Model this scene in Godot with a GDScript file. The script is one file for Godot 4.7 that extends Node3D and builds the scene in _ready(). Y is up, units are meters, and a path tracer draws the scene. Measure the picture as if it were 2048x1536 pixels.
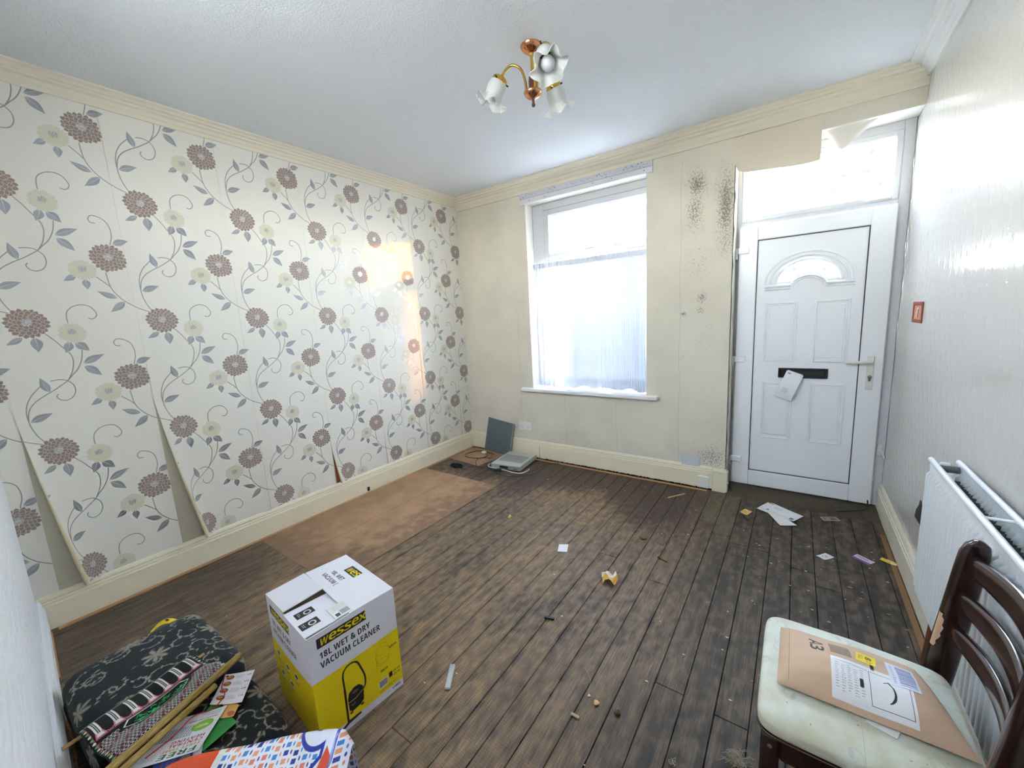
extends Node3D
# Front room of a terraced house, looking from the back corner towards the street door.
# x runs along the front wall from the papered wall, y is up, z runs from the front wall into the room.

const RW := 3.652        # room width
const RH := 2.775        # room height
var M := {}              # materials by name
var rng := RandomNumberGenerator.new()


# ---------------------------------------------------------------- mesh builder
class G:
	var v := PackedVector3Array()
	var n := PackedVector3Array()
	var uv := PackedVector2Array()
	var uv2 := PackedVector2Array()
	var c := PackedColorArray()
	var ix := PackedInt32Array()
	var tint := Color.WHITE
	var fx := func(p: Vector3, _nn: Vector3) -> Vector2: return Vector2(p.x, p.z)
	var planar := false

	func vert(p: Vector3, nn: Vector3, u := Vector2.ZERO) -> int:
		v.append(p)
		n.append(nn)
		if planar:
			u = fx.call(p, nn)
		uv.append(u)
		uv2.append(u)
		c.append(tint)
		return v.size() - 1

	# corners counter-clockwise as seen from outside
	func tri(a: Vector3, b: Vector3, d: Vector3, ua := Vector2.ZERO, ub := Vector2.ZERO, ud := Vector2.ZERO) -> void:
		var nn := (b - a).cross(d - a).normalized()
		var i := vert(a, nn, ua)
		vert(b, nn, ub)
		vert(d, nn, ud)
		ix.append_array(PackedInt32Array([i, i + 2, i + 1]))

	func quad(a: Vector3, b: Vector3, d: Vector3, e: Vector3, ua := Vector2(0, 1), ub := Vector2(1, 1), ud := Vector2(1, 0), ue := Vector2(0, 0)) -> void:
		var nn := (d - a).cross(e - b).normalized()
		var i := vert(a, nn, ua)
		vert(b, nn, ub)
		vert(d, nn, ud)
		vert(e, nn, ue)
		ix.append_array(PackedInt32Array([i, i + 2, i + 1, i, i + 3, i + 2]))

	# chamfered box from lo to hi, in the frame t
	func box(lo: Vector3, hi: Vector3, bev := 0.0, t := Transform3D()) -> void:
		var m := (lo + hi) / 2
		var h := (hi - lo) / 2
		bev = minf(bev, minf(h.x, minf(h.y, h.z)) * 0.9)
		for ax in 3:
			var bx := (ax + 1) % 3
			var cx := (ax + 2) % 3
			for s in [-1.0, 1.0]:
				var q := []
				for k in [[-1, -1], [1, -1], [1, 1], [-1, 1]]:
					var p := Vector3.ZERO
					p[ax] = s * h[ax]
					p[bx] = k[0] * (h[bx] - bev)
					p[cx] = k[1] * (h[cx] - bev) 
					q.append(t * (m + p))
				if s < 0:
					q.reverse()
				quad(q[0], q[1], q[2], q[3])
		if bev <= 0:
			return
		for ax in 3:
			var bx := (ax + 1) % 3
			var cx := (ax + 2) % 3
			for s in [-1.0, 1.0]:
				for r in [-1.0, 1.0]:
					var q := []
					for k in [[-1, 0], [1, 0], [1, 1], [-1, 1]]:
						var p := Vector3.ZERO
						p[ax] = k[0] * (h[ax] - bev)
						p[bx] = s * (h[bx] - (bev if k[1] else 0.0))
						p[cx] = r * (h[cx] - (0.0 if k[1] else bev))
						q.append(t * (m + p))
					if s * r > 0:
						q.reverse()
					quad(q[0], q[1], q[2], q[3])
		for sx in [-1.0, 1.0]:
			for sy in [-1.0, 1.0]:
				for sz in [-1.0, 1.0]:
					var a := t * (m + Vector3(sx * h.x, sy * (h.y - bev), sz * (h.z - bev)))
					var b := t * (m + Vector3(sx * (h.x - bev), sy * h.y, sz * (h.z - bev)))
					var d := t * (m + Vector3(sx * (h.x - bev), sy * (h.y - bev), sz * h.z))
					if sx * sy * sz > 0:
						tri(a, b, d)
					else:
						tri(a, d, b)

	# smooth grid of points rows[i][j]; front where (di x dj) points out; u along j, v along i
	func grid(rows: Array, wrap_j := false, u0 := Vector2.ZERO, u1 := Vector2.ONE, flip := false, uvs: Array = []) -> void:
		var ni := rows.size()
		var nj: int = rows[0].size()
		var first := v.size()
		var acc := PackedVector3Array()
		acc.resize(ni * nj)
		var at := func(i: int, j: int) -> Vector3: return rows[i][j]
		for i in ni - 1:
			for j in nj - 1:
				var p: Vector3 = rows[i][j]
				var q: Vector3 = rows[i + 1][j + 1]
				var r: Vector3 = rows[i][j + 1]
				var s: Vector3 = rows[i + 1][j]
				var nn := (q - p).cross(r - s)
				if flip:
					nn = -nn
				acc[i * nj + j] += nn
				acc[i * nj + j + 1] += nn
				acc[(i + 1) * nj + j] += nn
				acc[(i + 1) * nj + j + 1] += nn
		if wrap_j:
			for i in ni:
				var sum := acc[i * nj] + acc[i * nj + nj - 1]
				acc[i * nj] = sum
				acc[i * nj + nj - 1] = sum
		for i in ni:
			for j in nj:
				var u := Vector2(lerpf(u0.x, u1.x, j / float(nj - 1)), lerpf(u0.y, u1.y, i / float(ni - 1)))
				if uvs:
					u = uvs[i][j]
				vert(rows[i][j], acc[i * nj + j].normalized(), u)
		for i in ni - 1:
			for j in nj - 1:
				var a := first + i * nj + j
				var b := a + 1
				var d := a + nj + 1
				var e := a + nj
				if flip:
					ix.append_array(PackedInt32Array([a, d, b, a, e, d]))
				else:
					ix.append_array(PackedInt32Array([a, b, d, a, d, e]))

	# sheet with thickness: grid in front, offset grid behind, closed along its edge
	func sheet(rows: Array, thick: float, u0 := Vector2.ZERO, u1 := Vector2.ONE, flip := false, uvs: Array = []) -> void:
		var g := G.new()
		g.grid(rows, false, u0, u1, flip)
		var nj: int = rows[0].size()
		var back := []
		for i in rows.size():
			var row := []
			for j in nj:
				row.append(rows[i][j] - g.n[i * nj + j] * thick)
			back.append(row)
		grid(rows, false, u0, u1, flip, uvs)
		grid(back, false, u0, u1, not flip, uvs)
		var ni := rows.size()
		for e in [[0, 1], [ni - 1, 0]]:
			var f := []
			var b := []
			f = rows[e[0]]
			b = back[e[0]]
			grid([f, b], false, u0, u0, (e[1] == 0) != flip)
		for e in [[0, 0], [nj - 1, 1]]:
			var f := []
			var b := []
			for i in ni:
				f.append(rows[i][e[0]])
				b.append(back[i][e[0]])
			grid([f, b], false, u0, u0, (e[1] == 0) != flip)

	# lathe round the y axis of t: profile of (radius, height) from bottom to top seen from outside
	func lathe(profile: Array, seg := 24, t := Transform3D()) -> void:
		var rows := []
		for q in profile:
			var row := []
			for j in seg + 1:
				var a := TAU * j / seg
				var p := Vector3(q.x * sin(a), q.y, q.x * cos(a))
				row.append(t * p)
			rows.append(row)
		grid(rows, true, Vector2.ZERO, Vector2.ONE, true)

	# tube along points
	func tube(pts: Array, rad: Variant, seg := 8, cap := true) -> void:
		var rows := []
		var side := Vector3.ZERO
		for i in pts.size():
			var dir: Vector3 = (pts[mini(i + 1, pts.size() - 1)] - pts[maxi(i - 1, 0)]).normalized()
			if side == Vector3.ZERO:
				side = dir.cross(Vector3.UP if absf(dir.y) < 0.9 else Vector3.RIGHT).normalized()
			side = (side - dir * side.dot(dir)).normalized()
			var up := dir.cross(side)
			var r: float = rad[i] if rad is Array else rad
			var row := []
			for j in seg + 1:
				var a := TAU * j / seg
				row.append(pts[i] + (side * cos(a) + up * sin(a)) * r)
			rows.append(row)
		grid(rows, true, Vector2.ZERO, Vector2(1, pts.size() * 0.2), true)
		if cap:
			for e in [0, pts.size() - 1]:
				for j in seg:
					var a: Vector3 = rows[e][j]
					var b: Vector3 = rows[e][j + 1]
					if e == 0:
						tri(pts[e], b, a)
					else:
						tri(pts[e], a, b)

	# flat polygon (counter-clockwise in x, y) pushed along z from z0 to z1, with an optional chamfer on the front
	func prism(poly: PackedVector2Array, z0: float, z1: float, t := Transform3D(), bev := 0.0) -> void:
		if Geometry2D.is_polygon_clockwise(poly):
			poly = poly.duplicate()
			poly.reverse()
		var top := poly
		if bev > 0:
			var inner := Geometry2D.offset_polygon(poly, -bev, Geometry2D.JOIN_MITER)
			if inner.size() == 1 and inner[0].size() == poly.size():
				top = inner[0]
				var best := 0
				for k in top.size():
					if top[k].distance_to(poly[0]) < top[best].distance_to(poly[0]):
						best = k
				var turned := PackedVector2Array()
				for k in top.size():
					turned.append(top[(k + best) % top.size()])
				top = turned
			else:
				bev = 0
		var tr := Geometry2D.triangulate_polygon(top)
		var lo := Vector2(INF, INF)
		var hi := -lo
		for p in poly:
			lo = lo.min(p)
			hi = hi.max(p)
		var uu := func(p: Vector2) -> Vector2: return Vector2((p.x - lo.x) / (hi.x - lo.x), (hi.y - p.y) / (hi.y - lo.y))
		for k in range(0, tr.size(), 3):
			var a := top[tr[k]]
			var b := top[tr[k + 1]]
			var d := top[tr[k + 2]]
			if (b - a).cross(d - a) < 0:
				var s := b
				b = d
				d = s
			tri(t * Vector3(a.x, a.y, z1), t * Vector3(b.x, b.y, z1), t * Vector3(d.x, d.y, z1), uu.call(a), uu.call(b), uu.call(d))
		tr = Geometry2D.triangulate_polygon(poly)
		for k in range(0, tr.size(), 3):
			var a := poly[tr[k]]
			var b := poly[tr[k + 1]]
			var d := poly[tr[k + 2]]
			if (b - a).cross(d - a) > 0:
				var s := b
				b = d
				d = s
			tri(t * Vector3(a.x, a.y, z0), t * Vector3(b.x, b.y, z0), t * Vector3(d.x, d.y, z0), uu.call(a), uu.call(b), uu.call(d))
		var m := poly.size()
		for k in m:
			var a := poly[k]
			var b := poly[(k + 1) % m]
			quad(t * Vector3(a.x, a.y, z0), t * Vector3(b.x, b.y, z0), t * Vector3(b.x, b.y, z1 - bev), t * Vector3(a.x, a.y, z1 - bev), uu.call(a), uu.call(b), uu.call(b), uu.call(a))
			if bev > 0:
				var a2 := top[k]
				var b2 := top[(k + 1) % m]
				quad(t * Vector3(a.x, a.y, z1 - bev), t * Vector3(b.x, b.y, z1 - bev), t * Vector3(b2.x, b2.y, z1), t * Vector3(a2.x, a2.y, z1), uu.call(a), uu.call(b), uu.call(b2), uu.call(a2))

	# profile (closed, counter-clockwise in x, y) swept straight along z of t
	func bar(profile: PackedVector2Array, z0: float, z1: float, t := Transform3D()) -> void:
		prism(profile, z0, z1, t)

	func add(o: G, t: Transform3D) -> void:
		var first := v.size()
		for k in o.v.size():
			v.append(t * o.v[k])
			n.append((t.basis * o.n[k]).normalized())
		uv.append_array(o.uv)
		uv2.append_array(o.uv2)
		c.append_array(o.c)
		for i in o.ix:
			ix.append(first + i)

	func done() -> ArrayMesh:
		var a := []
		a.resize(Mesh.ARRAY_MAX)
		a[Mesh.ARRAY_VERTEX] = v
		a[Mesh.ARRAY_NORMAL] = n
		a[Mesh.ARRAY_TEX_UV] = uv
		a[Mesh.ARRAY_TEX_UV2] = uv2
		a[Mesh.ARRAY_COLOR] = c
		a[Mesh.ARRAY_INDEX] = ix
		var m := ArrayMesh.new()
		m.add_surface_from_arrays(Mesh.PRIMITIVE_TRIANGLES, a)
		return m


# ---------------------------------------------------------------- canvas for print
class Cv:
	var im: Image
	var s := 2.0           # supersampling
	var w := 0
	var h := 0
	var font: Array = []
	var cache := {}
	var wrapx := false

	func _init(ww: int, hh: int, bg: Color, ss := 2) -> void:
		w = ww
		h = hh
		s = ss
		im = Image.create(ww * ss, hh * ss, false, Image.FORMAT_RGB8)
		im.fill(bg)

	func poly(p: PackedVector2Array, col: Color) -> void:
		var y0 := INF
		var y1 := -INF
		var m := p.size()
		for q in p:
			y0 = minf(y0, q.y)
			y1 = maxf(y1, q.y)
		for y in range(maxi(0, floori(y0 * s)), mini(int(h * s), ceili(y1 * s))):
			var yy := (y + 0.5) / s
			var xs := []
			for k in m:
				var a := p[k]
				var b := p[(k + 1) % m]
				if (a.y <= yy) != (b.y <= yy):
					xs.append(a.x + (yy - a.y) / (b.y - a.y) * (b.x - a.x))
			xs.sort()
			for k in range(0, xs.size() - 1, 2):
				var x0 := roundi(xs[k] * s)
				var x1 := roundi(xs[k + 1] * s)
				if x1 > x0:
					im.fill_rect(Rect2i(x0, y, x1 - x0, 1), col)

	func rect(x: float, y: float, ww: float, hh: float, col: Color) -> void:
		im.fill_rect(Rect2i(roundi(x * s), roundi(y * s), maxi(1, roundi(ww * s)), maxi(1, roundi(hh * s))), col)

	func ell(x: float, y: float, rx: float, ry: float, col: Color, turn := 0.0) -> void:
		var p := PackedVector2Array()
		for k in 24:
			p.append(Vector2(x, y) + Vector2(rx * cos(TAU * k / 24), ry * sin(TAU * k / 24)).rotated(turn))
		poly(p, col)

	func line(pts: Array, wd: float, col: Color) -> void:
		for k in pts.size() - 1:
			var a: Vector2 = pts[k]
			var b: Vector2 = pts[k + 1]
			if a.distance_to(b) < 1e-4:
				continue
			var d := (b - a).normalized().orthogonal() * wd / 2
			poly(PackedVector2Array([a + d, b + d, b - d, a - d]), col)
			if wd * s > 3:
				ell(b.x, b.y, wd / 2, wd / 2, col)

	# lettering: baseline starts at (x, y); size is the cap height in pixels
	func text(t: String, x: float, y: float, size: float, col: Color, bold := true, turn := 0.0, stretch := 1.0, shear := 0.0, mid := false) -> void:
		var key := [t, bold]
		if not cache.has(key):
			var tm := TextMesh.new()
			tm.text = t
			tm.font = font[1 if bold else 0]
			tm.font_size = 64
			tm.pixel_size = 1.0 / 46.0
			tm.depth = 0.0
			tm.curve_step = 1.0
			tm.horizontal_alignment = HORIZONTAL_ALIGNMENT_LEFT
			tm.vertical_alignment = VERTICAL_ALIGNMENT_TOP
			var a := tm.get_mesh_arrays()
			cache[key] = [a[Mesh.ARRAY_VERTEX], a[Mesh.ARRAY_INDEX], tm.get_aabb()]
		var vs: PackedVector3Array = cache[key][0]
		var ids: Variant = cache[key][1]
		var wid: float = cache[key][2].size.x
		var base := -1.3043
		var off := Vector2(-wid / 2 if mid else 0.0, 0)
		var put := func(q: Vector3) -> Vector2:
			var e := Vector2(q.x + off.x, -(q.y - base)) * size
			e.x = e.x * stretch - e.y * shear
			return Vector2(x, y) + e.rotated(turn)
		var cnt: int = ids.size() if ids != null and ids.size() else vs.size()
		for k in range(0, cnt, 3):
			var a: Vector3 = vs[ids[k]] if ids != null and ids.size() else vs[k]
			var b: Vector3 = vs[ids[k + 1]] if ids != null and ids.size() else vs[k + 1]
			var d: Vector3 = vs[ids[k + 2]] if ids != null and ids.size() else vs[k + 2]
			poly(PackedVector2Array([put.call(a), put.call(b), put.call(d)]), col)

	# rows of grey dashes that read as small print
	func lines(x: float, y: float, ww: float, rows: int, gap: float, th: float, col: Color, r: RandomNumberGenerator) -> void:
		for k in rows:
			var xx := x
			var end := x + ww * r.randf_range(0.6, 1.0)
			while xx < end:
				var l := r.randf_range(2, 7) * th
				rect(xx, y + k * gap, minf(l, end - xx), th, col)
				xx += l + th * 1.2

	func bars(x: float, y: float, ww: float, hh: float, across: bool, col: Color, r: RandomNumberGenerator) -> void:
		var k := 0.0
		var total := ww if across else hh
		while k < total:
			var b := total * r.randf_range(0.012, 0.04)
			if across:
				rect(x + k, y, b, hh, col)
			else:
				rect(x, y + k, ww, b, col)
			k += b + total * r.randf_range(0.015, 0.035)

	func tex() -> ImageTexture:
		if s == 2:
			im.shrink_x2()
		return ImageTexture.create_from_image(im)

	func pix() -> Image:
		if s == 2:
			im.shrink_x2()
		return im


# ---------------------------------------------------------------- naming and materials
func c8(r: int, g: int, b: int) -> Color:
	return Color(r / 255.0, g / 255.0, b / 255.0)


func part(called: String, mesh: Mesh, m: Variant, parent: Node, t := Transform3D()) -> MeshInstance3D:
	var o := MeshInstance3D.new()
	o.name = called
	o.mesh = mesh
	o.material_override = M[m] if m is String else m
	o.transform = t
	parent.add_child(o, true)
	return o


var taken := {}
func numbered(called: String) -> String:
	taken[called] = taken.get(called, -1) + 1
	return called if taken[called] == 0 else "%s_%03d" % [called, taken[called]]


func metas(o: Node, label: String, category: String, group := "") -> Node:
	o.set_meta("label", label)
	o.set_meta("category", category)
	if group:
		o.set_meta("group", group)
	return o


func thing(called: String, label: String, category: String, at := Vector3.ZERO, turn := 0.0, group := "") -> Node3D:
	var o := Node3D.new()
	o.name = numbered(called)
	o.position = at
	o.rotation.y = turn
	add_child(o, true)
	metas(o, label, category, group)
	return o


func solo(called: String, mesh: Mesh, m: Variant, label: String, category: String, t := Transform3D(), group := "") -> MeshInstance3D:
	var o := part(numbered(called), mesh, m, self, t)
	metas(o, label, category, group)
	return o


func room(called: String, mesh: Mesh = null, m: Variant = null) -> Node3D:
	var o: Node3D = MeshInstance3D.new() if mesh else Node3D.new()
	o.name = called
	if mesh:
		o.mesh = mesh
		o.material_override = M[m] if m is String else m
	o.set_meta("kind", "structure")
	add_child(o, true)
	return o


func mat(called: String, col: Color, rough := 0.7, metal := 0.0) -> StandardMaterial3D:
	var m := StandardMaterial3D.new()
	m.resource_name = called
	m.albedo_color = col
	m.roughness = rough
	m.metallic = metal
	M[called] = m
	return m


func tmat(called: String, t: Texture2D, rough := 0.7) -> StandardMaterial3D:
	var m := mat(called, Color.WHITE, rough)
	m.albedo_texture = t
	return m


func noise_tex(size: int, freq: float, seed_: int, as_normal := false, oct := 4, strength := 4.0, type := FastNoiseLite.TYPE_SIMPLEX_SMOOTH, stretch := Vector2.ONE) -> Texture2D:
	var f := FastNoiseLite.new()
	f.seed = seed_
	f.noise_type = type
	f.frequency = freq
	f.fractal_octaves = oct
	var t := NoiseTexture2D.new()
	t.width = size
	t.height = size
	t.seamless = true
	t.as_normal_map = as_normal
	t.bump_strength = strength
	t.noise = f
	return t


func bump(m: StandardMaterial3D, t: Texture2D, cm: float) -> void:
	m.heightmap_enabled = true
	m.heightmap_texture = t
	m.heightmap_scale = cm


func tri_map(m: StandardMaterial3D, scale: float) -> void:
	m.uv1_triplanar = true
	m.uv1_world_triplanar = true
	m.uv1_scale = Vector3.ONE * scale


func bxm(lo: Vector3, hi: Vector3, bev := 0.002) -> ArrayMesh:
	var g := G.new()
	g.box(lo, hi, bev)
	return g.done()


func tubem(pts: Array, rad: Variant, seg := 8) -> ArrayMesh:
	var g := G.new()
	g.tube(pts, rad, seg)
	return g.done()


func latm(profile: Array, seg := 24, t := Transform3D()) -> ArrayMesh:
	var g := G.new()
	g.lathe(profile, seg, t)
	return g.done()


# smooth curve through points (Catmull-Rom)
func curve(p: Array, per := 6) -> Array:
	var out := []
	for i in p.size() - 1:
		var a: Variant = p[maxi(i - 1, 0)]
		var b: Variant = p[i]
		var d: Variant = p[i + 1]
		var e: Variant = p[mini(i + 2, p.size() - 1)]
		for k in per:
			out.append(b.cubic_interpolate(d, a, e, k / float(per)))
	out.append(p[p.size() - 1])
	return out


# frame whose x and y axes lie in a flat quad: origin a, towards b along x, y as near c as square allows
func on_quad(a: Vector3, b: Vector3, d: Vector3) -> Transform3D:
	var x := (b - a).normalized()
	var z := x.cross(d - a).normalized()
	return Transform3D(Basis(x, z.cross(x), z), a)


func smooth(a: float, b: float, x: float) -> float:
	return smoothstep(a, b, x)


func _ready() -> void:
	rng.seed = 20240
	# ---- camera, light, exposure
	var cam := Camera3D.new()
	cam.name = "camera"
	cam.fov = 87.717
	cam.near = 0.02
	cam.far = 200.0
	cam.transform = Transform3D(Basis.from_euler(Vector3(-0.158834, 0.622328, -0.053614), EULER_ORDER_YXZ), Vector3(3.1083, 1.4645, 3.4585))
	add_child(cam)
	cam.current = true

	var env := Environment.new()
	env.background_mode = Environment.BG_SKY
	var sm := ProceduralSkyMaterial.new()
	sm.sky_top_color = c8(182, 202, 230)
	sm.sky_horizon_color = c8(232, 234, 232)
	sm.sky_curve = 0.25
	sm.ground_bottom_color = c8(150, 152, 152)
	sm.ground_horizon_color = c8(200, 205, 210)
	sm.sun_angle_max = 1.0
	env.sky = Sky.new()
	env.sky.sky_material = sm
	env.background_energy_multiplier = 9.0
	env.tonemap_mode = Environment.TONE_MAPPER_LINEAR
	env.tonemap_exposure = 6.3
	env.sdfgi_enabled = true
	env.ssao_enabled = true
	env.ssil_enabled = true
	var we := WorldEnvironment.new()
	we.name = "sky"
	we.environment = env
	add_child(we)

	var sun := DirectionalLight3D.new()
	sun.name = "low_winter_sun"
	sun.light_color = Color(1.0, 0.64, 0.10)
	sun.light_energy = 0.28
	sun.light_angular_distance = 1.2
	sun.shadow_enabled = true
	sun.sky_mode = DirectionalLight3D.SKY_MODE_LIGHT_ONLY
	add_child(sun)
	sun.look_at_from_position(Vector3.ZERO, Vector3(-1.0, -0.148, 0.74))

	materials()
	shell()
	left_wall()
	window_and_door()
	outside()
	ceiling_light()
	radiator()
	fittings()
	carton()
	cushions()
	chair()
	litter()


# ---------------------------------------------------------------- materials
func materials() -> void:
	var plain := SystemFont.new()
	plain.font_names = ["Droid Sans"]
	plain.font_weight = 400
	var bold := SystemFont.new()
	bold.font_names = ["Droid Sans"]
	bold.font_weight = 700
	fonts = [plain, bold]
	var fine := noise_tex(512, 0.03, 5, false, 4)
	var grit := noise_tex(512, 0.09, 8, false, 3)
	var lumps := noise_tex(512, 0.02, 11, false, 3)

	var m := mat("ceiling_paint", c8(222, 225, 226), 0.9)
	bump(m, grit, 0.18)
	tri_map(m, 1.6)
	m = mat("coving_paint", c8(232, 224, 202), 0.7)
	bump(m, fine, 0.03)
	tri_map(m, 3.0)
	m = mat("skirting_paint", c8(236, 226, 198), 0.5)
	bump(m, fine, 0.06)
	tri_map(m, 2.0)
	m = mat("bare_plaster", c8(205, 198, 176), 0.9)
	bump(m, fine, 0.15)
	tri_map(m, 2.0)
	m = mat("gloss_wall", c8(210, 207, 198), 0.13)
	bump(m, drops(), 0.075)
	m = mat("back_wall_paint", c8(224, 226, 226), 0.8)
	bump(m, lumps, 0.6)
	tri_map(m, 1.0)
	mat("reveal_paint", c8(236, 232, 220), 0.6)
	mat("upvc", c8(243, 245, 246), 0.25)
	mat("upvc_backlit_shade", c8(214, 215, 217), 0.35)  # same plastic, darkened to imitate the shade on the backlit frames
	mat("dark_seal", c8(40, 42, 44), 0.6)  # even dark colour of the sash and door seals
	mat("door_panel", c8(244, 246, 247), 0.3)
	mat("black_plastic", c8(22, 22, 24), 0.4)
	mat("white_plastic", c8(232, 230, 222), 0.35)
	mat("paper_white", c8(238, 238, 236), 0.7)
	mat("flap_paper", c8(230, 218, 196), 0.8)
	m = mat("flap_paper_back", c8(232, 226, 214), 0.8)
	m = mat("glass", Color(0.96, 0.98, 1.0, 0.04), 0.02)
	m.transparency = BaseMaterial3D.TRANSPARENCY_ALPHA
	m = mat("net", Color(0.90, 0.92, 0.95, 0.994), 0.9)
	m.vertex_color_use_as_albedo = true
	m.transparency = BaseMaterial3D.TRANSPARENCY_ALPHA
	m.backlight_enabled = true
	m.backlight = Color(0.20, 0.205, 0.215)
	m.cull_mode = BaseMaterial3D.CULL_DISABLED
	mat("brass", c8(222, 180, 92), 0.18, 1.0)
	mat("polished_copper", c8(214, 150, 110), 0.15, 1.0)
	m = mat("dark_stem_wood", c8(92, 48, 36), 0.3)
	m = mat("frosted_glass", Color(0.93, 0.94, 0.92), 0.45)
	m.backlight_enabled = true
	m.backlight = Color(0.75, 0.75, 0.74)
	mat("opal_bulb", c8(240, 240, 246), 0.3)
	mat("gripper_ply", c8(184, 140, 94), 0.8)
	mat("old_gripper", c8(136, 104, 68), 0.9)
	mat("subfloor", c8(20, 17, 14), 1.0)
	mat("radiator_white", c8(234, 238, 238), 0.28)
	mat("radiator_fin", c8(96, 104, 104), 0.6)
	mat("red_plaster", c8(158, 86, 66), 0.9)
	mat("pavement", c8(120, 118, 116), 0.9)
	mat("bark", c8(190, 186, 180), 0.9)
	m = mat("leaf", c8(58, 68, 64), 0.6)
	m.backlight_enabled = true
	m.backlight = Color(0.02, 0.02, 0.02)
	m = mat("mahogany", c8(74, 24, 18), 0.18)
	m.albedo_texture = wood_tex(c8(56, 22, 16), c8(30, 12, 10), 41)
	m.albedo_color = Color.WHITE
	m.clearcoat_enabled = true
	m.clearcoat = 0.6
	m.clearcoat_roughness = 0.12
	mat("bare_wood", c8(204, 168, 136), 0.8)
	mat("rotten_wood", c8(84, 76, 60), 0.95)
	bump(M["rotten_wood"], noise_tex(256, 0.03, 77, false, 4), 1.2)
	tri_map(M["rotten_wood"], 3.0)
	mat("dark_hole", c8(48, 42, 36), 0.95)
	mat("sun_blocker_render", c8(200, 190, 175), 0.9)
	mat("dark_screw", c8(40, 34, 28), 0.4, 0.6)
	mat("old_plate", c8(206, 205, 209), 0.5)
	mat("pink_plaster", c8(206, 140, 116), 0.9)
	mat("rust", c8(120, 70, 40), 0.7, 0.4)
	m = mat("dark_glass", c8(92, 104, 106), 0.3)
	mat("pale_edge", c8(170, 178, 172), 0.4)
	mat("silver_plastic", c8(188, 190, 182), 0.4)
	mat("silver_front", c8(150, 154, 150), 0.35)
	mat("slot_grey", c8(96, 98, 94), 0.7)
	mat("red_badge", c8(170, 60, 56), 0.5)
	mat("cable_black", c8(28, 26, 28), 0.5)
	mat("carton_white", c8(230, 229, 236), 0.55)
	mat("carton_inside", c8(120, 104, 86), 0.9)
	m = mat("bamboo", c8(176, 146, 72), 0.45)
	m.albedo_texture = wood_tex(c8(196, 170, 96), c8(140, 112, 50), 19)
	m.albedo_color = Color.WHITE
	mat("red_thread", c8(190, 50, 60), 0.8)
	mat("green_card", c8(56, 152, 70), 0.5)
	mat("yellow_plastic", c8(244, 214, 20), 0.4)
	mat("orange_plastic", c8(228, 76, 26), 0.2)
	mat("brown_lump", c8(120, 92, 72), 0.9)
	m = mat("clear_plastic", Color(0.9, 0.92, 0.94, 0.35), 0.1)
	m.transparency = BaseMaterial3D.TRANSPARENCY_ALPHA
	mat("yellow_chip", c8(220, 190, 90), 0.7)
	mat("pale_splinter", c8(206, 184, 130), 0.8)
	mat("crumb", c8(222, 178, 124), 0.9)
	mat("crumb_white", c8(224, 216, 196), 0.9)
	mat("moss", c8(78, 84, 34), 0.95)
	mat("straw", c8(176, 160, 132), 0.8)
	mat("fluff", c8(196, 184, 160), 1.0)
	m = mat("flake", Color.WHITE, 0.85)
	m.vertex_color_use_as_albedo = true
	mat("dark_line", c8(110, 100, 84), 0.9)
	m = mat("coving_white", c8(222, 222, 216), 0.7)
	bump(m, fine, 0.08)
	tri_map(m, 2.0)
	m = mat("old_skirting_paint", c8(222, 216, 196), 0.6)
	bump(m, lumps, 0.3)
	tri_map(m, 3.0)
	mat("sill_paint", c8(240, 240, 238), 0.3)
	m = mat("batten_paint", c8(226, 224, 226), 0.5)
	bump(m, fine, 0.08)
	tri_map(m, 3.0)
	var scuff := canvas(640, 48, c8(214, 211, 216))
	var sr := RandomNumberGenerator.new()
	sr.seed = 23
	for q in [[60, 24, 16, 10, 14], [185, 24, 22, 8, 16], [330, 22, 46, 12, 40], [560, 22, 40, 14, 60], [450, 26, 50, 8, 18]]:
		for i in q[4]:
			scuff.ell(q[0] + sr.randfn() * q[2], q[1] + sr.randfn() * q[3], sr.randf_range(1, 5), sr.randf_range(0.6, 2.2), c8(140, 160, 200) if i % 3 else c8(120, 130, 160), sr.randf() * PI)
	m = tmat("batten_paint_worn", scuff.tex(), 0.6)
	mat("lock_metal", c8(150, 146, 136), 0.3, 1.0)
	wallpaper()
	floor_materials()
	front_wall_material()


var fonts: Array = []


func canvas(w: int, h: int, bg: Color, ss := 2) -> Cv:
	var c := Cv.new(w, h, bg, ss)
	c.font = fonts
	return c


# tear-drop relief of the painted embossed paper, in staggered rows; one repeat is 0.42 m wide
func drops() -> ImageTexture:
	var n := 384
	var cv := canvas(n, n, Color.BLACK)
	var r := RandomNumberGenerator.new()
	r.seed = 8
	for i in 150:
		var g := r.randf_range(0.12, 0.3)
		var p := Vector2(r.randf_range(0, n), r.randf_range(0, n))
		cv.ell(p.x, p.y, r.randf_range(3, 7), r.randf_range(8, 22), Color(g, g, g), r.randf_range(-0.3, 0.3))
	for row in 6:
		for k in 5:
			var p := Vector2((k + 0.5 * (row % 2) + r.randf_range(-0.16, 0.16)) * n / 5.0, (row + 0.5 + r.randf_range(-0.2, 0.2)) * n / 6.0)
			var sz := r.randf_range(0.8, 1.15)
			for st in 7:
				var f := st / 6.0
				var g := 0.35 + 0.65 * f
				for dx in [-n, 0, n]:
					cv.ell(p.x + dx + (1.0 - f) * 2.0, p.y + 10.0 * f * sz, (13.0 - 9.0 * f) * sz, (30.0 - 20.0 * f) * sz, Color(g, g, g), 0.12)
	var im := cv.pix()
	im.resize(n / 3, n / 3, Image.INTERPOLATE_BILINEAR)
	im.resize(n, n, Image.INTERPOLATE_CUBIC)
	return ImageTexture.create_from_image(im)


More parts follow.
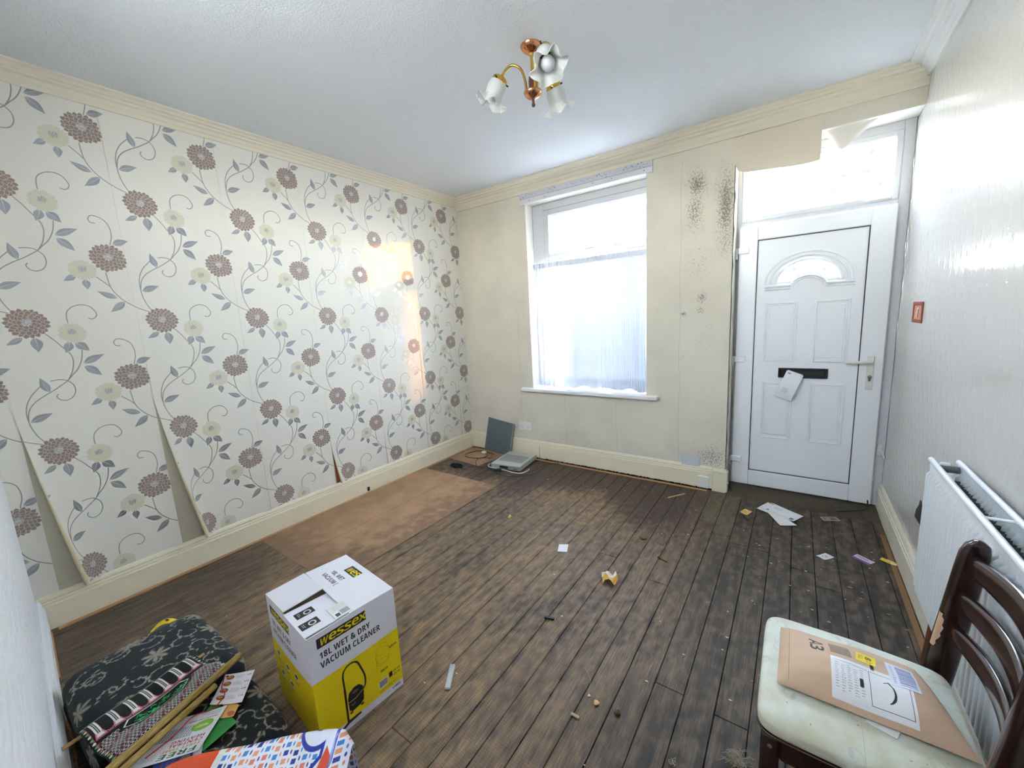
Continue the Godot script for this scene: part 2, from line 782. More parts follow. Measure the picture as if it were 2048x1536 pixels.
func wood_tex(a: Color, b: Color, seed_: int) -> ImageTexture:
	var f := FastNoiseLite.new()
	f.seed = seed_
	f.frequency = 0.01
	var n := 256
	var im := Image.create(n, n, false, Image.FORMAT_RGB8)
	for y in n:
		for x in n:
			var k := 0.5 + 0.5 * sin(x * 0.16 + 6.0 * f.get_noise_2d(x * 1.5, y * 0.25)) * 0.6 + f.get_noise_2d(x * 9.0, y * 0.6) * 0.5
			im.set_pixel(x, y, a.lerp(b, clampf(k, 0, 1)))
	return ImageTexture.create_from_image(im)


# ---- the floral paper: one repeat is 524 mm wide and 657 mm high
const PW := 0.524
const PH := 0.657


func wallpaper() -> void:
	var w := 768
	var h := 962
	var k := w / 524.0
	var cv := canvas(w, h, c8(233, 229, 217))
	var orm := canvas(w, h, Color(1, 0.52, 0.0))
	var ink := c8(170, 172, 178)
	var ink_orm := Color(1, 0.34, 0.55)
	var both := func(pts: PackedVector2Array, col: Color, o: Variant) -> void:
		for dx in [-524, 0, 524]:
			for dy in [-657, 0, 657]:
				var q := PackedVector2Array()
				var lo := Vector2(INF, INF)
				var hi := -lo
				for p in pts:
					var e := (p + Vector2(dx, dy)) * k
					q.append(e)
					lo = lo.min(e)
					hi = hi.max(e)
				if hi.x < 0 or hi.y < 0 or lo.x > w or lo.y > h:
					continue
				cv.poly(q, col)
				if o is Color:
					orm.poly(q, o)
	var V := func(l: Array) -> Array:
		var out := []
		for i in range(0, l.size(), 2):
			out.append(Vector2(l[i], l[i + 1]))
		return out
	# stems and tendrils
	var stems := [
		[17, -70, 30, -117, 30, -156, 20, -190, -4, -212, -34, -218, -48, -200, -42, -182, -24, -180],
		[-22, 77, -20, 108, -16, 147, -5, 179, 14, 210, 35, 233, 63, 256, 93, 275, 131, 292],
		[-63, 103, -42, 124, -28, 139, -12, 158],
		[141, 282, 126, 251, 114, 208, 110, 162, 111, 119, 122, 77, 143, 38, 178, -2],
		[110, 172, 120, 119, 144, 80, 182, 50, 224, 23, 268, -12, 293, -41, 318, -72, 339, -119, 348, -168],
		[276, -20, 296, -60, 307, -105, 307, -139, 299, -162],
		[213, -21, 243, -25, 269, -17, 289, 8, 292, 42, 278, 73, 252, 86, 231, 78, 223, 61, 229, 50],
		[232, 396, 256, 427, 276, 459, 290, 480],
		[319, 345, 319, 312, 327, 282, 352, 259, 384, 251, 413, 262, 431, 293, 428, 314, 413, 326, 398, 322],
	]
	for s in stems:
		var c := curve(V.call(s), 7)
		for i in c.size() - 1:
			var a: Vector2 = c[i]
			var b: Vector2 = c[i + 1]
			var d := (b - a).normalized()
			var o := d.orthogonal() * 2.1
			both.call(PackedVector2Array([a + o, b + o + d * 0.8, b - o + d * 0.8, a - o]), c8(160, 158, 155), ink_orm)
	# leaves: base, tip, half width
	var leaves := [
		[27, -76, 96, -101, 17], [5, 215, -72, 178, 15], [33, 233, -34, 291, 17], [115, 175, 196, 143, 17], [203, 36, 180, -44, 16],
		[342, -97, 430, -140, 17], [344, -85, 403, -26, 19], [-138, 96, -187, 130, 14], [-108, 116, -106, 172, 16], [158, 410, 100, 444, 13],
		[194, 412, 197, 486, 21], [312, 440, 288, 498, 18], [328, 448, 376, 494, 20],
	]
	for l in leaves:
		var a := Vector2(l[0], l[1])
		var b := Vector2(l[2], l[3])
		var d := b - a
		var o := d.normalized().orthogonal() * float(l[4])
		var prof := [0.0, 0.42, 0.78, 0.97, 1.0, 0.9, 0.72, 0.5, 0.24, 0.0]
		for side in [-1.0, 1.0]:
			var q := PackedVector2Array()
			for i in 10:
				var bend: float = sin(PI * i / 9.0) * 0.18
				q.append(a + d * (i / 9.0) + o * side * (prof[i] * (0.95 if side > 0 else 1.05)) + o * bend)
			for i in range(9, -1, -1):
				q.append(a + d * (i / 9.0) + o * (sin(PI * i / 9.0) * 0.18 + side * 0.055 * (1.0 - i / 9.0)))
			both.call(q, ink.darkened(0.04 if side > 0 else 0.0), ink_orm)
	# flower heads, ring by ring from the rim
	var r := RandomNumberGenerator.new()
	r.seed = 7
	var flower := func(at: Vector2, rx: float, ry: float, brown: bool) -> void:
		var rings: Array = [[1.03, 21, 0.40, 0.132], [0.85, 17, 0.38, 0.138], [0.66, 13, 0.34, 0.13], [0.48, 9, 0.25, 0.115]] if brown else [[1.04, 34, 0.36, 0.06], [0.86, 30, 0.34, 0.062], [0.68, 24, 0.3, 0.062], [0.52, 18, 0.24, 0.06]]
		var body := c8(150, 132, 122) if brown else c8(213, 208, 182)
		var edge := c8(216, 206, 196) if brown else c8(228, 224, 208)
		var eye := at + Vector2(0, -0.10 * ry)
		if not brown:
			var disc := PackedVector2Array()
			for i in 28:
				disc.append(at + Vector2(rx * 0.78 * cos(TAU * i / 28), ry * 0.78 * sin(TAU * i / 28)))
			both.call(disc, body, Color(1, 0.5, 0.0))
		else:
			var disc := PackedVector2Array()
			for i in 28:
				disc.append(at + Vector2(rx * 0.8 * cos(TAU * i / 28), ry * 0.8 * sin(TAU * i / 28)))
			both.call(disc, edge, Color(1, 0.5, 0.0))
		for ring in rings:
			var cnt: int = ring[1]
			var shift := r.randf() * TAU
			for i in cnt:
				var a := shift + TAU * i / cnt + r.randf_range(-0.04, 0.04)
				var dir := Vector2(cos(a), sin(a))
				var out: float = ring[0] * r.randf_range(0.93, 1.03)
				var c0: Vector2 = eye.lerp(at, ring[0])
				var tip := c0 + Vector2(dir.x * rx, dir.y * ry) * out
				var root: Vector2 = c0 + Vector2(dir.x * rx, dir.y * ry) * (out - ring[2])
				var ax: Vector2 = tip - root
				var o: Vector2 = ax.normalized().orthogonal() * (ring[3] * rx * r.randf_range(0.9, 1.1))
				for pass_ in 2:
					var grow: float = 1.0 if pass_ else (1.2 if brown else 1.3)
					var q := PackedVector2Array()
					var prof := [0.2, 0.55, 0.9, 1.05, 0.95, 0.62, 0.06]
					for j in 7:
						q.append(root + ax * (j / 6.0 * (1.0 if pass_ else 1.06)) + o * prof[j] * grow)
					for j in range(6, -1, -1):
						q.append(root + ax * (j / 6.0 * (1.0 if pass_ else 1.06)) - o * prof[j] * grow)
					both.call(q, body if pass_ else edge, Color(1, 0.5, 0.0))
		for i in (34 if brown else 26):
			var a := r.randf() * TAU
			var rr := sqrt(r.randf()) * (0.28 if brown else 0.3)
			var p := eye + Vector2(cos(a) * rx, sin(a) * ry) * rr
			var d := Vector2.from_angle(r.randf() * TAU) * rx * r.randf_range(0.06, 0.1)
			var o := d.normalized().orthogonal() * 1.5
			both.call(PackedVector2Array([p - d + o, p + d + o, p + d - o, p - d - o]), c8(178, 178, 184), ink_orm)
	flower.call(Vector2(-109, 69), 54, 52, false)
	flower.call(Vector2(0, 0), 75, 73, true)
	flower.call(Vector2(328, 397), 52, 52, false)
	flower.call(Vector2(182, 342), 74, 71, true)
	var im := cv.pix()
	# the weave of the paper
	r.seed = 3
	for i in 26000:
		var x := r.randi_range(0, w - 1)
		var y := r.randi_range(0, h - 1)
		var c := im.get_pixel(x, y)
		im.set_pixel(x, y, c.lightened(0.1) if i % 2 else c.darkened(0.05))
	var m := ORMMaterial3D.new()
	m.resource_name = "floral_paper"
	m.albedo_texture = ImageTexture.create_from_image(im)
	m.orm_texture = ImageTexture.create_from_image(orm.pix())
	M["floral_paper"] = m
	var back := mat("paper_back", c8(222, 208, 168), 0.85)
	back.backlight_enabled = false


# ---- boards and hardboard
func floor_materials() -> void:
	var f := FastNoiseLite.new()
	f.seed = 12
	f.frequency = 1.0
	f.fractal_octaves = 3
	var f2 := FastNoiseLite.new()
	f2.seed = 99
	f2.frequency = 1.0
	f2.fractal_octaves = 4
	var n := 1024
	var b := PackedByteArray()
	b.resize(n * n * 3)
	var light := c8(184, 150, 106).srgb_to_linear()
	var mid := c8(136, 114, 90).srgb_to_linear()
	var dark := c8(74, 62, 52).srgb_to_linear()
	var black := c8(45, 41, 31).srgb_to_linear()
	var wine := c8(84, 62, 56).srgb_to_linear()
	var lut := PackedByteArray()
	lut.resize(4096)
	for i in 4096:
		lut[i] = int(clampf(pow(i / 4095.0, 1 / 2.2), 0, 1) * 255)
	for y in n:
		var z := y * 3.8 / n - 0.25
		for x in n:
			var wx := x * 3.8 / n
			var plank := floori((wx - 2.82) / 0.1085)
			var inb := (wx - 2.82) / 0.1085 - plank
			var big := f2.get_noise_2d(wx * 1.3, z * 0.9)
			var streak := f.get_noise_3d(wx * 22.0, z * 2.6 + plank * 9.7, plank * 0.37)
			var fine := f.get_noise_2d(wx * 130.0, z * 7.0 + plank * 3.1)
			var mott := f2.get_noise_2d(wx * 17.0 + 50.0, z * 11.0)
			var k := 0.56 + 0.26 * streak + 0.26 * fine + 0.32 * big + 0.46 * mott - (0.16 + 0.3 * f2.get_noise_2d(wx * 5.0 + 80.0, z * 3.0)) * smooth(0.3, 0.5, absf(inb - 0.5))
			var c := dark.lerp(mid, clampf(k * 2.0, 0, 1)).lerp(light, clampf(k * 1.7 - 0.95, 0, 1))
			# the black damp corner by the street door and along the radiator
			var damp := smooth(2.2, 3.0, wx + 0.5 * big - 0.04 * z + 0.14 * mott)
			damp = maxf(damp, smooth(1.25, 0.45, z + 0.5 * big - 0.2 * mott) * smooth(1.7, 2.4, wx) * 0.45)
			c = c.lerp(black.lerp(mid, clampf(0.2 + 0.5 * streak + 0.6 * mott, 0, 0.5)), damp * 0.92)
			# wine-coloured varnish left along the front wall
			var w := smooth(0.9, 0.55, z + 0.35 * big + 0.12 * mott) * (1.0 - smooth(2.45, 2.7, wx))
			c = c.lerp(wine.lerp(dark, clampf(0.5 - streak, 0, 1) * 0.6), w * 0.8)
			# dirt along the papered wall
			var edge := smooth(0.75, 0.25, wx + 0.4 * big) * smooth(2.2, 2.6, z)
			c = c.lerp(dark.lerp(mid, clampf(0.3 + fine * 0.5 + streak * 0.5, 0, 1)), edge * 0.8)
			# lighter, greener boards in front of the door post
			if plank >= -2 and plank < 0 and z < (0.58 + 0.12 * (plank + 2)):
				c = c.lerp(c8(124, 112, 84).srgb_to_linear(), 0.45 + 0.3 * streak)
			var o := (y * n + x) * 3
			b[o] = lut[int(clampf(c.r, 0, 1) * 4095)]
			b[o + 1] = lut[int(clampf(c.g, 0, 1) * 4095)]
			b[o + 2] = lut[int(clampf(c.b, 0, 1) * 4095)]
	var im := Image.create_from_data(n, n, false, Image.FORMAT_RGB8, b)
	# grain and the imprint of a woven carpet back, 0.5 m square
	var g := Image.create(512, 512, false, Image.FORMAT_RGB8)
	for y in 512:
		for x in 512:
			var a := TAU * x / 512.0
			var e := TAU * y / 512.0
			var gr := f.get_noise_3d(cos(a) * 14.0, sin(a) * 14.0, cos(e) * 0.7) * 0.5 + f2.get_noise_3d(cos(a) * 30.0, sin(a) * 30.0 + sin(e) * 1.4, cos(e) * 1.4) * 0.6
			var weave := sin(TAU * (x * 40 + y * 24) / 512.0) * sin(TAU * (x * 40 - y * 24) / 512.0)
			var v := clampf(0.9 + 0.42 * gr + 0.08 * weave, 0.2, 1.0)
			g.set_pixel(x, y, Color(v, v, v))
	var gt := ImageTexture.create_from_image(g)
	var m := tmat("boards", ImageTexture.create_from_image(im), 0.62)
	m.vertex_color_use_as_albedo = true
	m.detail_enabled = true
	m.detail_blend_mode = BaseMaterial3D.BLEND_MODE_MUL
	m.detail_albedo = gt
	m.detail_uv_layer = BaseMaterial3D.DETAIL_UV_2
	m.uv2_scale = Vector3(7.6, 7.6, 1)
	# hardboard: tan, blotched, with a patch of ribbed glue marks
	var hb := Image.create(384, 640, false, Image.FORMAT_RGB8)
	for y in 640:
		for x in 384:
			var k := f2.get_noise_2d(x * 0.012, y * 0.012) + 0.4 * f.get_noise_2d(x * 0.3, y * 0.1)
			var c := c8(186, 148, 110).lerp(c8(160, 126, 96), clampf(0.5 + k * 0.6, 0, 1))
			var stain := smoothstep(250.0, 384.0, x + 120.0 * f2.get_noise_2d(x * 0.02 + 9.0, y * 0.02)) * 0.5 + smoothstep(470.0, 640.0, y + 120.0 * f2.get_noise_2d(x * 0.015, y * 0.015)) * 0.45
			c = c.lerp(c8(104, 84, 68), clampf(stain, 0, 0.7))
			var rib := smoothstep(130.0, 70.0, x + 40.0 * f2.get_noise_2d(x * 0.03, y * 0.03)) * smoothstep(120.0, 200.0, y)
			if rib > 0.1 and (x * 3 + y * 5) % 24 < 9:
				c = c.lerp(c8(120, 94, 70), rib * 0.55)
			if absf(x - 190.0 - 8.0 * f2.get_noise_2d(0.0, y * 0.01)) < 2.0:
				c = c.darkened(0.12)
			hb.set_pixel(x, y, c)
	m = tmat("hardboard", ImageTexture.create_from_image(hb), 0.8)


# ---- cream paper of the front wall with mould and scuffs
func front_wall_material() -> void:
	var w := 1280
	var h := 973
	var s := w / 3.652
	var im := Image.create(w, h, false, Image.FORMAT_RGB8)
	var f := FastNoiseLite.new()
	f.seed = 61
	f.frequency = 0.006
	f.fractal_octaves = 4
	var f2 := FastNoiseLite.new()
	f2.seed = 62
	f2.frequency = 0.16
	f2.fractal_octaves = 3
	var spots := [[2.44, 2.40, 0.05, 0.07, 0.9], [2.43, 2.22, 0.05, 0.12, 0.7], [2.46, 1.86, 0.07, 0.10, 0.3], [2.635, 2.2, 0.045, 0.18, 0.95], [2.64, 1.98, 0.05, 0.1, 0.4], [2.49, 1.56, 0.02, 0.03, 0.7], [2.48, 1.46, 0.02, 0.02, 0.5], [2.355, 1.44, 0.016, 0.012, 1.0], [2.6, 0.27, 0.1, 0.1, 0.6], [2.5, 1.25, 0.06, 0.1, 0.12]]
	for y in h:
		for x in w:
			var k := f.get_noise_2d(x, y)
			var low := smoothstep(800.0, 950.0, y + 75.0 * k) * 0.3
			var c := c8(230, 222, 202).lerp(c8(214, 206, 187), clampf(0.25 + 0.6 * k + low, 0, 1))
			var wx := x / s
			if wx > 2.0:
				var wy := RH - y / s
				var mo := 0.0
				for p in spots:
					var dx: float = (wx - p[0]) / p[2]
					var dy: float = (wy - p[1]) / p[3]
					var q := dx * dx + dy * dy
					if q < 4.0:
						mo = maxf(mo, p[4] * exp(-q * 0.8))
				if mo > 0.02:
					var sp := smoothstep(0.62 - 0.75 * mo, 0.95 - 0.6 * mo, f2.get_noise_2d(x, y) * 0.9 + 0.35 + 0.25 * k)
					c = c.lerp(c8(128, 120, 110), clampf(sp * (0.25 + 0.6 * mo) + mo * 0.10, 0, 0.85))
			im.set_pixel(x, y, c)
	# paper seams, cracks and nail holes
	for q in [[0.745, 0.38, 1.55], [1.265, 0.2, 0.72], [1.79, 0.2, 0.72], [2.33, 0.2, 2.6]]:
		for y in range(int((RH - q[2]) * s), int((RH - q[1]) * s)):
			var x := int(q[0] * s + 1.5 * sin(y * 0.03))
			im.set_pixel(x, y, im.get_pixel(x, y).darkened(0.12))
	for q in [[0.60, 1.467, 5], [0.164, 2.264, 2], [0.52, 1.9, 2], [2.36, 1.1, 2], [1.6, 0.5, 2], [1.1, 0.3, 2]]:
		for k in q[2]:
			im.set_pixel(int(q[0] * s) + k, int((RH - q[1]) * s), c8(90, 84, 74))
	var m := tmat("front_wall_paper", ImageTexture.create_from_image(im), 0.75)
	bump(m, noise_tex(256, 0.04, 14, false, 3), 0.1)


# ---------------------------------------------------------------- the room
func shell() -> void:
	var fl := room("floor")
	part("subfloor", bxm(Vector3(-0.1, -0.1, -0.3), Vector3(3.8, -0.02, 3.75), 0.0), "subfloor", fl)
	# floorboards, 108 mm wide, running towards the front wall
	var cuts := {-2: [0.58], -1: [0.72, 2.03], 0: [0.43, 0.79], 1: [0.43, 0.80, 2.05], 2: [0.43, 0.83], 3: [0.43, 0.9], 4: [0.43, 1.02], 5: [0.43, 0.78], 6: [0.41, 1.5], 7: [1.2]}
	for k in range(-26, 8):
		var x0 := maxf(2.82 + 0.1085 * k, 0.0)
		var x1 := minf(2.82 + 0.1085 * (k + 1), RW)
		var ends: Array = cuts.get(k, [rng.randf_range(0.9, 1.6) if k % 3 == 0 else rng.randf_range(2.7, 3.2)])
		var z := -0.2 if x0 > 2.68 else 0.0
		var stops: Array = ends + [3.62]
		for e in stops:
			var g := G.new()
			g.planar = true
			g.fx = func(p: Vector3, _n: Vector3) -> Vector2: return Vector2(p.x / 3.8, (p.z + 0.25) / 3.8)
			var t := rng.randf_range(0.93, 1.07)
			g.tint = Color(t, t * rng.randf_range(0.97, 1.01), t * rng.randf_range(0.94, 1.0))
			var low := rng.randf_range(0.0, 0.0012)
			if k >= 0 and k <= 5 and e < 0.5:
				low = 0.007      # the sunk boards of the old mat well
			g.box(Vector3(x0 + 0.0013, -0.02, z + 0.0012), Vector3(x1 - 0.0013, -low, e - 0.0012), 0.0016)
			part("floorboard", g.done(), "boards", fl)
			z = e
	var hb := G.new()
	hb.planar = true
	hb.fx = func(p: Vector3, _n: Vector3) -> Vector2: return Vector2((p.x - 0.03) / 0.945, (p.z - 0.8) / 1.58)
	hb.box(Vector3(0.028, 0.0, 0.80), Vector3(0.975, 0.0035, 2.38), 0.001)
	part("hardboard_sheet", hb.done(), "hardboard", fl)
	hb = G.new()
	hb.planar = true
	hb.fx = func(p: Vector3, _n: Vector3) -> Vector2: return Vector2((p.x - 0.03) / 0.945, (p.z - 0.03) / 1.58)
	hb.prism(PackedVector2Array([Vector2(0.06, -0.07), Vector2(0.56, -0.07), Vector2(0.5, -0.5), Vector2(0.06, -0.455)]), 0.0, 0.003, Transform3D(Basis(Vector3.RIGHT, -PI / 2), Vector3.ZERO))
	part("hardboard_sheet", hb.done(), "hardboard", fl)
	# rotten sill boards under the street door
	var g := G.new()
	var rows := []
	for i in 7:
		var row := []
		for j in 41:
			var x := 2.70 + 0.945 * j / 40.0
			var p: Vector2 = [Vector2(0.085, -0.012), Vector2(0.075, 0.006), Vector2(0.045, 0.012), Vector2(0.0, 0.009), Vector2(-0.05, 0.014), Vector2(-0.1, 0.017), Vector2(-0.2, 0.018)][i]
			row.append(Vector3(x, p.y + rng.randf_range(-0.004, 0.003), p.x - 0.02 + 0.012 * sin(x * 9.0) + rng.randf_range(-0.006, 0.006)))
		rows.append(row)
	g.grid(rows, false, Vector2.ZERO, Vector2.ONE, true)
	part("threshold_board", g.done(), "rotten_wood", fl)

	var ce := room("ceiling", bxm(Vector3(-0.3, RH, -0.35), Vector3(4.0, RH + 0.12, 3.9), 0.0), "ceiling_paint")
	ce.set_meta("kind", "structure")

	# front wall round the window and the street door
	g = G.new()
	g.planar = true
	g.fx = func(p: Vector3, nn: Vector3) -> Vector2:
		return Vector2((p.x + (p.z * 0.5 if absf(nn.x) > 0.5 else 0.0)) / RW, (RH - p.y) / RH)
	for b in [[-0.2, -0.1, 0.893, RH], [0.893, -0.1, 2.065, 0.735], [0.893, 2.572, 2.065, RH], [2.065, -0.1, 2.69, RH], [2.69, 2.562, 3.86, RH], [2.69, -0.1, 3.86, -0.02]]:
		g.box(Vector3(b[0], b[1], -0.3), Vector3(b[2], b[3], 0.0))
	room("wall_front", g.done(), "front_wall_paper")
	room("wall_left", bxm(Vector3(-0.2, -0.1, -0.3), Vector3(0.0, RH, 3.8), 0.0), "bare_plaster")
	g = G.new()
	g.planar = true
	g.fx = func(p: Vector3, _n: Vector3) -> Vector2: return Vector2(p.z * 2.4, p.y * 2.0)
	g.box(Vector3(RW, -0.1, -0.3), Vector3(RW + 0.2, RH, 3.9))
	var wr := room("wall_right", g.done(), "gloss_wall")
	# plaster broken away beside the radiator, and the recess of a switch that has gone
	g = G.new()
	g.prism(PackedVector2Array([Vector2(-0.86, 0.36), Vector2(-0.715, 0.355), Vector2(-0.73, 0.40), Vector2(-0.77, 0.44), Vector2(-0.78, 0.47), Vector2(-0.80, 0.475), Vector2(-0.83, 0.45)]), 0.0, 0.0015, Transform3D(Basis(Vector3(0, 0, -1), Vector3.UP, Vector3(1, 0, 0)), Vector3(RW - 0.0016, 0, 0)))
	part("broken_plaster", g.done(), "dark_hole", wr)

	g = G.new()
	# added high window behind the camera, lets fill daylight into the room
	g.box(Vector3(-0.4, -0.1, 0.0), Vector3(1.3, RH, 0.16))
	g.box(Vector3(1.3, 2.58, 0.0), Vector3(2.5, RH, 0.16))
	g.box(Vector3(1.3, -0.1, 0.0), Vector3(2.5, 2.05, 0.16))
	g.box(Vector3(2.5, -0.1, 0.0), Vector3(4.3, RH, 0.16))
	var bw := room("wall_back", g.done(), "back_wall_paint")
	g = G.new()
	frame4(g, 1.27, 2.53, 2.02, 2.61, 0.05, -0.012, 0.17, 0.004)
	g.box(Vector3(1.88, 2.07, 0.05), Vector3(1.92, 2.56, 0.11), 0.004)
	part("added_fill_frame", g.done(), "upvc", bw)
	part("added_fill_pane", bxm(Vector3(1.32, 2.07, 0.078), Vector3(2.48, 2.56, 0.082), 0.0), "glass", bw)
	bw.transform = Transform3D(Basis(Vector3.UP, -atan(0.05)), Vector3(0, 0, 3.40))

	# coving: a stepped moulding on three walls
	var cove := PackedVector2Array()
	for p in [[0, 0], [0, -0.12], [0.012, -0.12], [0.016, -0.092], [0.024, -0.082], [0.034, -0.06], [0.05, -0.052], [0.054, -0.038], [0.07, -0.034], [0.078, -0.02], [0.09, -0.016], [0.1, -0.010], [0.1, 0]]:
		cove.append(Vector2(p[0], p[1]))
	g = G.new()
	var slim := PackedVector2Array()
	for p in cove:
		slim.append(Vector2(p.x, p.y * 0.66))
	g.bar(slim, 0.0, 3.7, Transform3D(Basis(Vector3(1, 0, 0), Vector3.UP, Vector3(0, 0, 1)), Vector3(0, RH, 0)))
	room("trim_1", g.done(), "coving_paint")
	g = G.new()
	g.bar(cove, 0.0, RW, Transform3D(Basis(Vector3(0, 0, 1), Vector3.UP, Vector3(-1, 0, 0)), Vector3(RW, RH, 0)))
	room("trim_2", g.done(), "coving_paint")
	g = G.new()
	g.bar(slim, -3.7, 0.0, Transform3D(Basis(Vector3(-1, 0, 0), Vector3.UP, Vector3(0, 0, -1)), Vector3(RW, RH, 0)))
	room("trim_3", g.done(), "coving_white")

	var skirt := PackedVector2Array()
	for p in [[0, 0], [0.025, 0], [0.025, 0.128], [0.021, 0.132], [0.021, 0.146], [0.015, 0.149], [0.017, 0.160], [0.012, 0.172], [0.006, 0.179], [0, 0.179]]:
		skirt.append(Vector2(p[0], p[1]))
	g = G.new()
	g.bar(skirt, 0.0, 3.40, Transform3D(Basis(Vector3(1, 0, 0), Vector3.UP, Vector3(0, 0, 1)), Vector3(0, 0.004, 0)))
	var bl := room("baseboard_left", g.done(), "skirting_paint")
	part("torn_hole", bxm(Vector3(0.0245, 0.012, 1.45), Vector3(0.0262, 0.05, 1.475), 0.0005), "dark_hole", bl)
	g = G.new()
	g.bar(skirt, -2.60, 0.0, Transform3D(Basis(Vector3(0, 0, 1), Vector3.UP, Vector3(-1, 0, 0)), Vector3(0, 0.012, 0)))
	var bf := room("baseboard_front", g.done(), "skirting_paint")
	g = G.new()
	g.box(Vector3(2.602, -0.02, -0.02), Vector3(2.712, 0.175, 0.034), 0.004)
	g.box(Vector3(2.604, 0.165, -0.01), Vector3(2.705, 0.186, 0.026), 0.004)
	part("plinth_block", g.done(), "skirting_paint", bf)
	part("joint_line", bxm(Vector3(0.953, 0.012, 0.0245), Vector3(0.957, 0.13, 0.0256), 0.0), "dark_line", bf)
	g = G.new()
	g.bar(skirt, 0.2, 3.9, Transform3D(Basis(Vector3(-1, 0, 0), Vector3.UP, Vector3(0, 0, -1)), Vector3(RW, 0.006, 0)).translated_local(Vector3(0, 0, -3.7)))
	room("baseboard_right", g.done(), "old_skirting_paint")
	g = G.new()
	g.bar(skirt, 0.03, 3.5, Transform3D(Basis(Vector3(0, 0, -1), Vector3.UP, Vector3(1, 0, 0)), Vector3.ZERO))
	var bb := room("baseboard_back", g.done(), "back_wall_paint")
	bb.transform = Transform3D(Basis(Vector3.UP, -atan(0.05)), Vector3(0, 0.004, 3.40))

	# broken black line under the front skirting board
	g = G.new()
	for i in 150:
		var x := rng.randf_range(0.3, 2.59)
		var w := rng.randf_range(0.004, 0.03)
		var hh := rng.randf_range(0.006, 0.014)
		g.box(Vector3(x, 0.0, 0.02), Vector3(x + w, hh, 0.0262), 0.001)
	var dark_run := part("dark_bits", g.done(), "dark_hole", bf)
	dark_run.set_meta("kind", "stuff")


# ---------------------------------------------------------------- papered wall
func left_wall() -> void:
	var wl := get_node("wall_left")
	# left edge z of each drop, width, gap at the foot, height where it starts to peel, lift off the wall
	var drops_ := [[3.41, 0.096, 0.0, 0.5, 0.0], [3.315, 0.5225, 0.088, 1.12, 0.05], [2.791, 0.5225, 0.112, 1.12, 0.05], [2.267, 0.5225, 0.006, 0.9, 0.006], [1.743, 0.5225, 0.034, 0.52, 0.02], [1.219, 0.5225, 0.01, 0.5, 0.008], [0.695, 0.5225, 0.004, 2.0, 0.003], [0.171, 0.17, 0.004, 1.6, 0.003]]
	for d in drops_:
		var zl: float = d[0]
		var wd: float = d[1]
		var rows := []
		var uvs := []
		var ni := 44
		var nj := 26
		var lip := []
		for i in ni + 1:
			var y := lerpf(2.705, 0.18, i / float(ni))
			var t := pow(clampf((d[3] - y) / (d[3] - 0.18), 0, 1), 1.25)
			var row := []
			var uvr := []
			for j in nj + 1:
				var s: float = wd * pow(j / float(nj), 1.5)
				var near := clampf(1.0 - s / 0.26, 0, 1)
				var x: float = 0.0016 + d[4] * t * near * near * (0.55 + 0.45 * near)
				# the next drop's foot pulls the right-hand edge out a little
				var right := clampf(1.0 - (wd - s) / 0.10, 0, 1)
				if zl > 2.3 and zl < 3.35:
					x += 0.018 * right * right * pow(clampf((0.85 - y) / 0.67, 0, 1), 1.2)
				x += 0.0012 * sin(y * 5.0 + zl * 3.0) * near
				var z: float = zl - s - d[2] * t * near * near + (0.0006 if j == 0 else 0.0)
				row.append(Vector3(x, y, z))
				uvr.append(Vector2((2.863 - (zl - s)) / PW, (1.916 - y) / PH))
			rows.append(row)
			uvs.append(uvr)
			var w: float = 0.022 * t * (1.0 if d[2] > 0.05 else 0.5)
			var e: Vector3 = row[0]
			lip.append([e + Vector3(0.0005, 0, 0.0), e + Vector3(0.012 * t, 0, -w * 0.15), e + Vector3(0.014 * t, 0, -w * 0.6), e + Vector3(0.008 * t, 0, -w)])
		var g := G.new()
		g.sheet(rows, 0.0008, Vector2.ZERO, Vector2.ONE, false, uvs)
		part("wallpaper_strip", g.done(), "floral_paper", wl)
		if d[2] > 0.02:
			g = G.new()
			var cut := []
			for i in range(18, ni + 1):
				cut.append(lip[i])
			g.sheet(cut, 0.0006)
			part("curled_edge", g.done(), "paper_back", wl)
	# bare brick-red plaster showing behind the two narrow splits
	var gg := G.new()
	gg.prism(PackedVector2Array([Vector2(-1.735, 0.182), Vector2(-1.70, 0.182), Vector2(-1.715, 0.36), Vector2(-1.738, 0.44)]), 0.0, 0.001, Transform3D(Basis(Vector3(0, 0, -1), Vector3.UP, Vector3(1, 0, 0)), Vector3(0.0002, 0, 0)))
	part("exposed_plaster", gg.done(), "red_plaster", wl)


# ---------------------------------------------------------------- window and street door
func frame4(g: G, x0: float, x1: float, y0: float, y1: float, w: float, z0: float, z1: float, bev := 0.004) -> void:
	g.box(Vector3(x0, y0, z0), Vector3(x0 + w, y1, z1), bev)
	g.box(Vector3(x1 - w, y0, z0), Vector3(x1, y1, z1), bev)
	g.box(Vector3(x0 + w, y0, z0), Vector3(x1 - w, y0 + w, z1), bev)
	g.box(Vector3(x0 + w, y1 - w, z0), Vector3(x1 - w, y1, z1), bev)


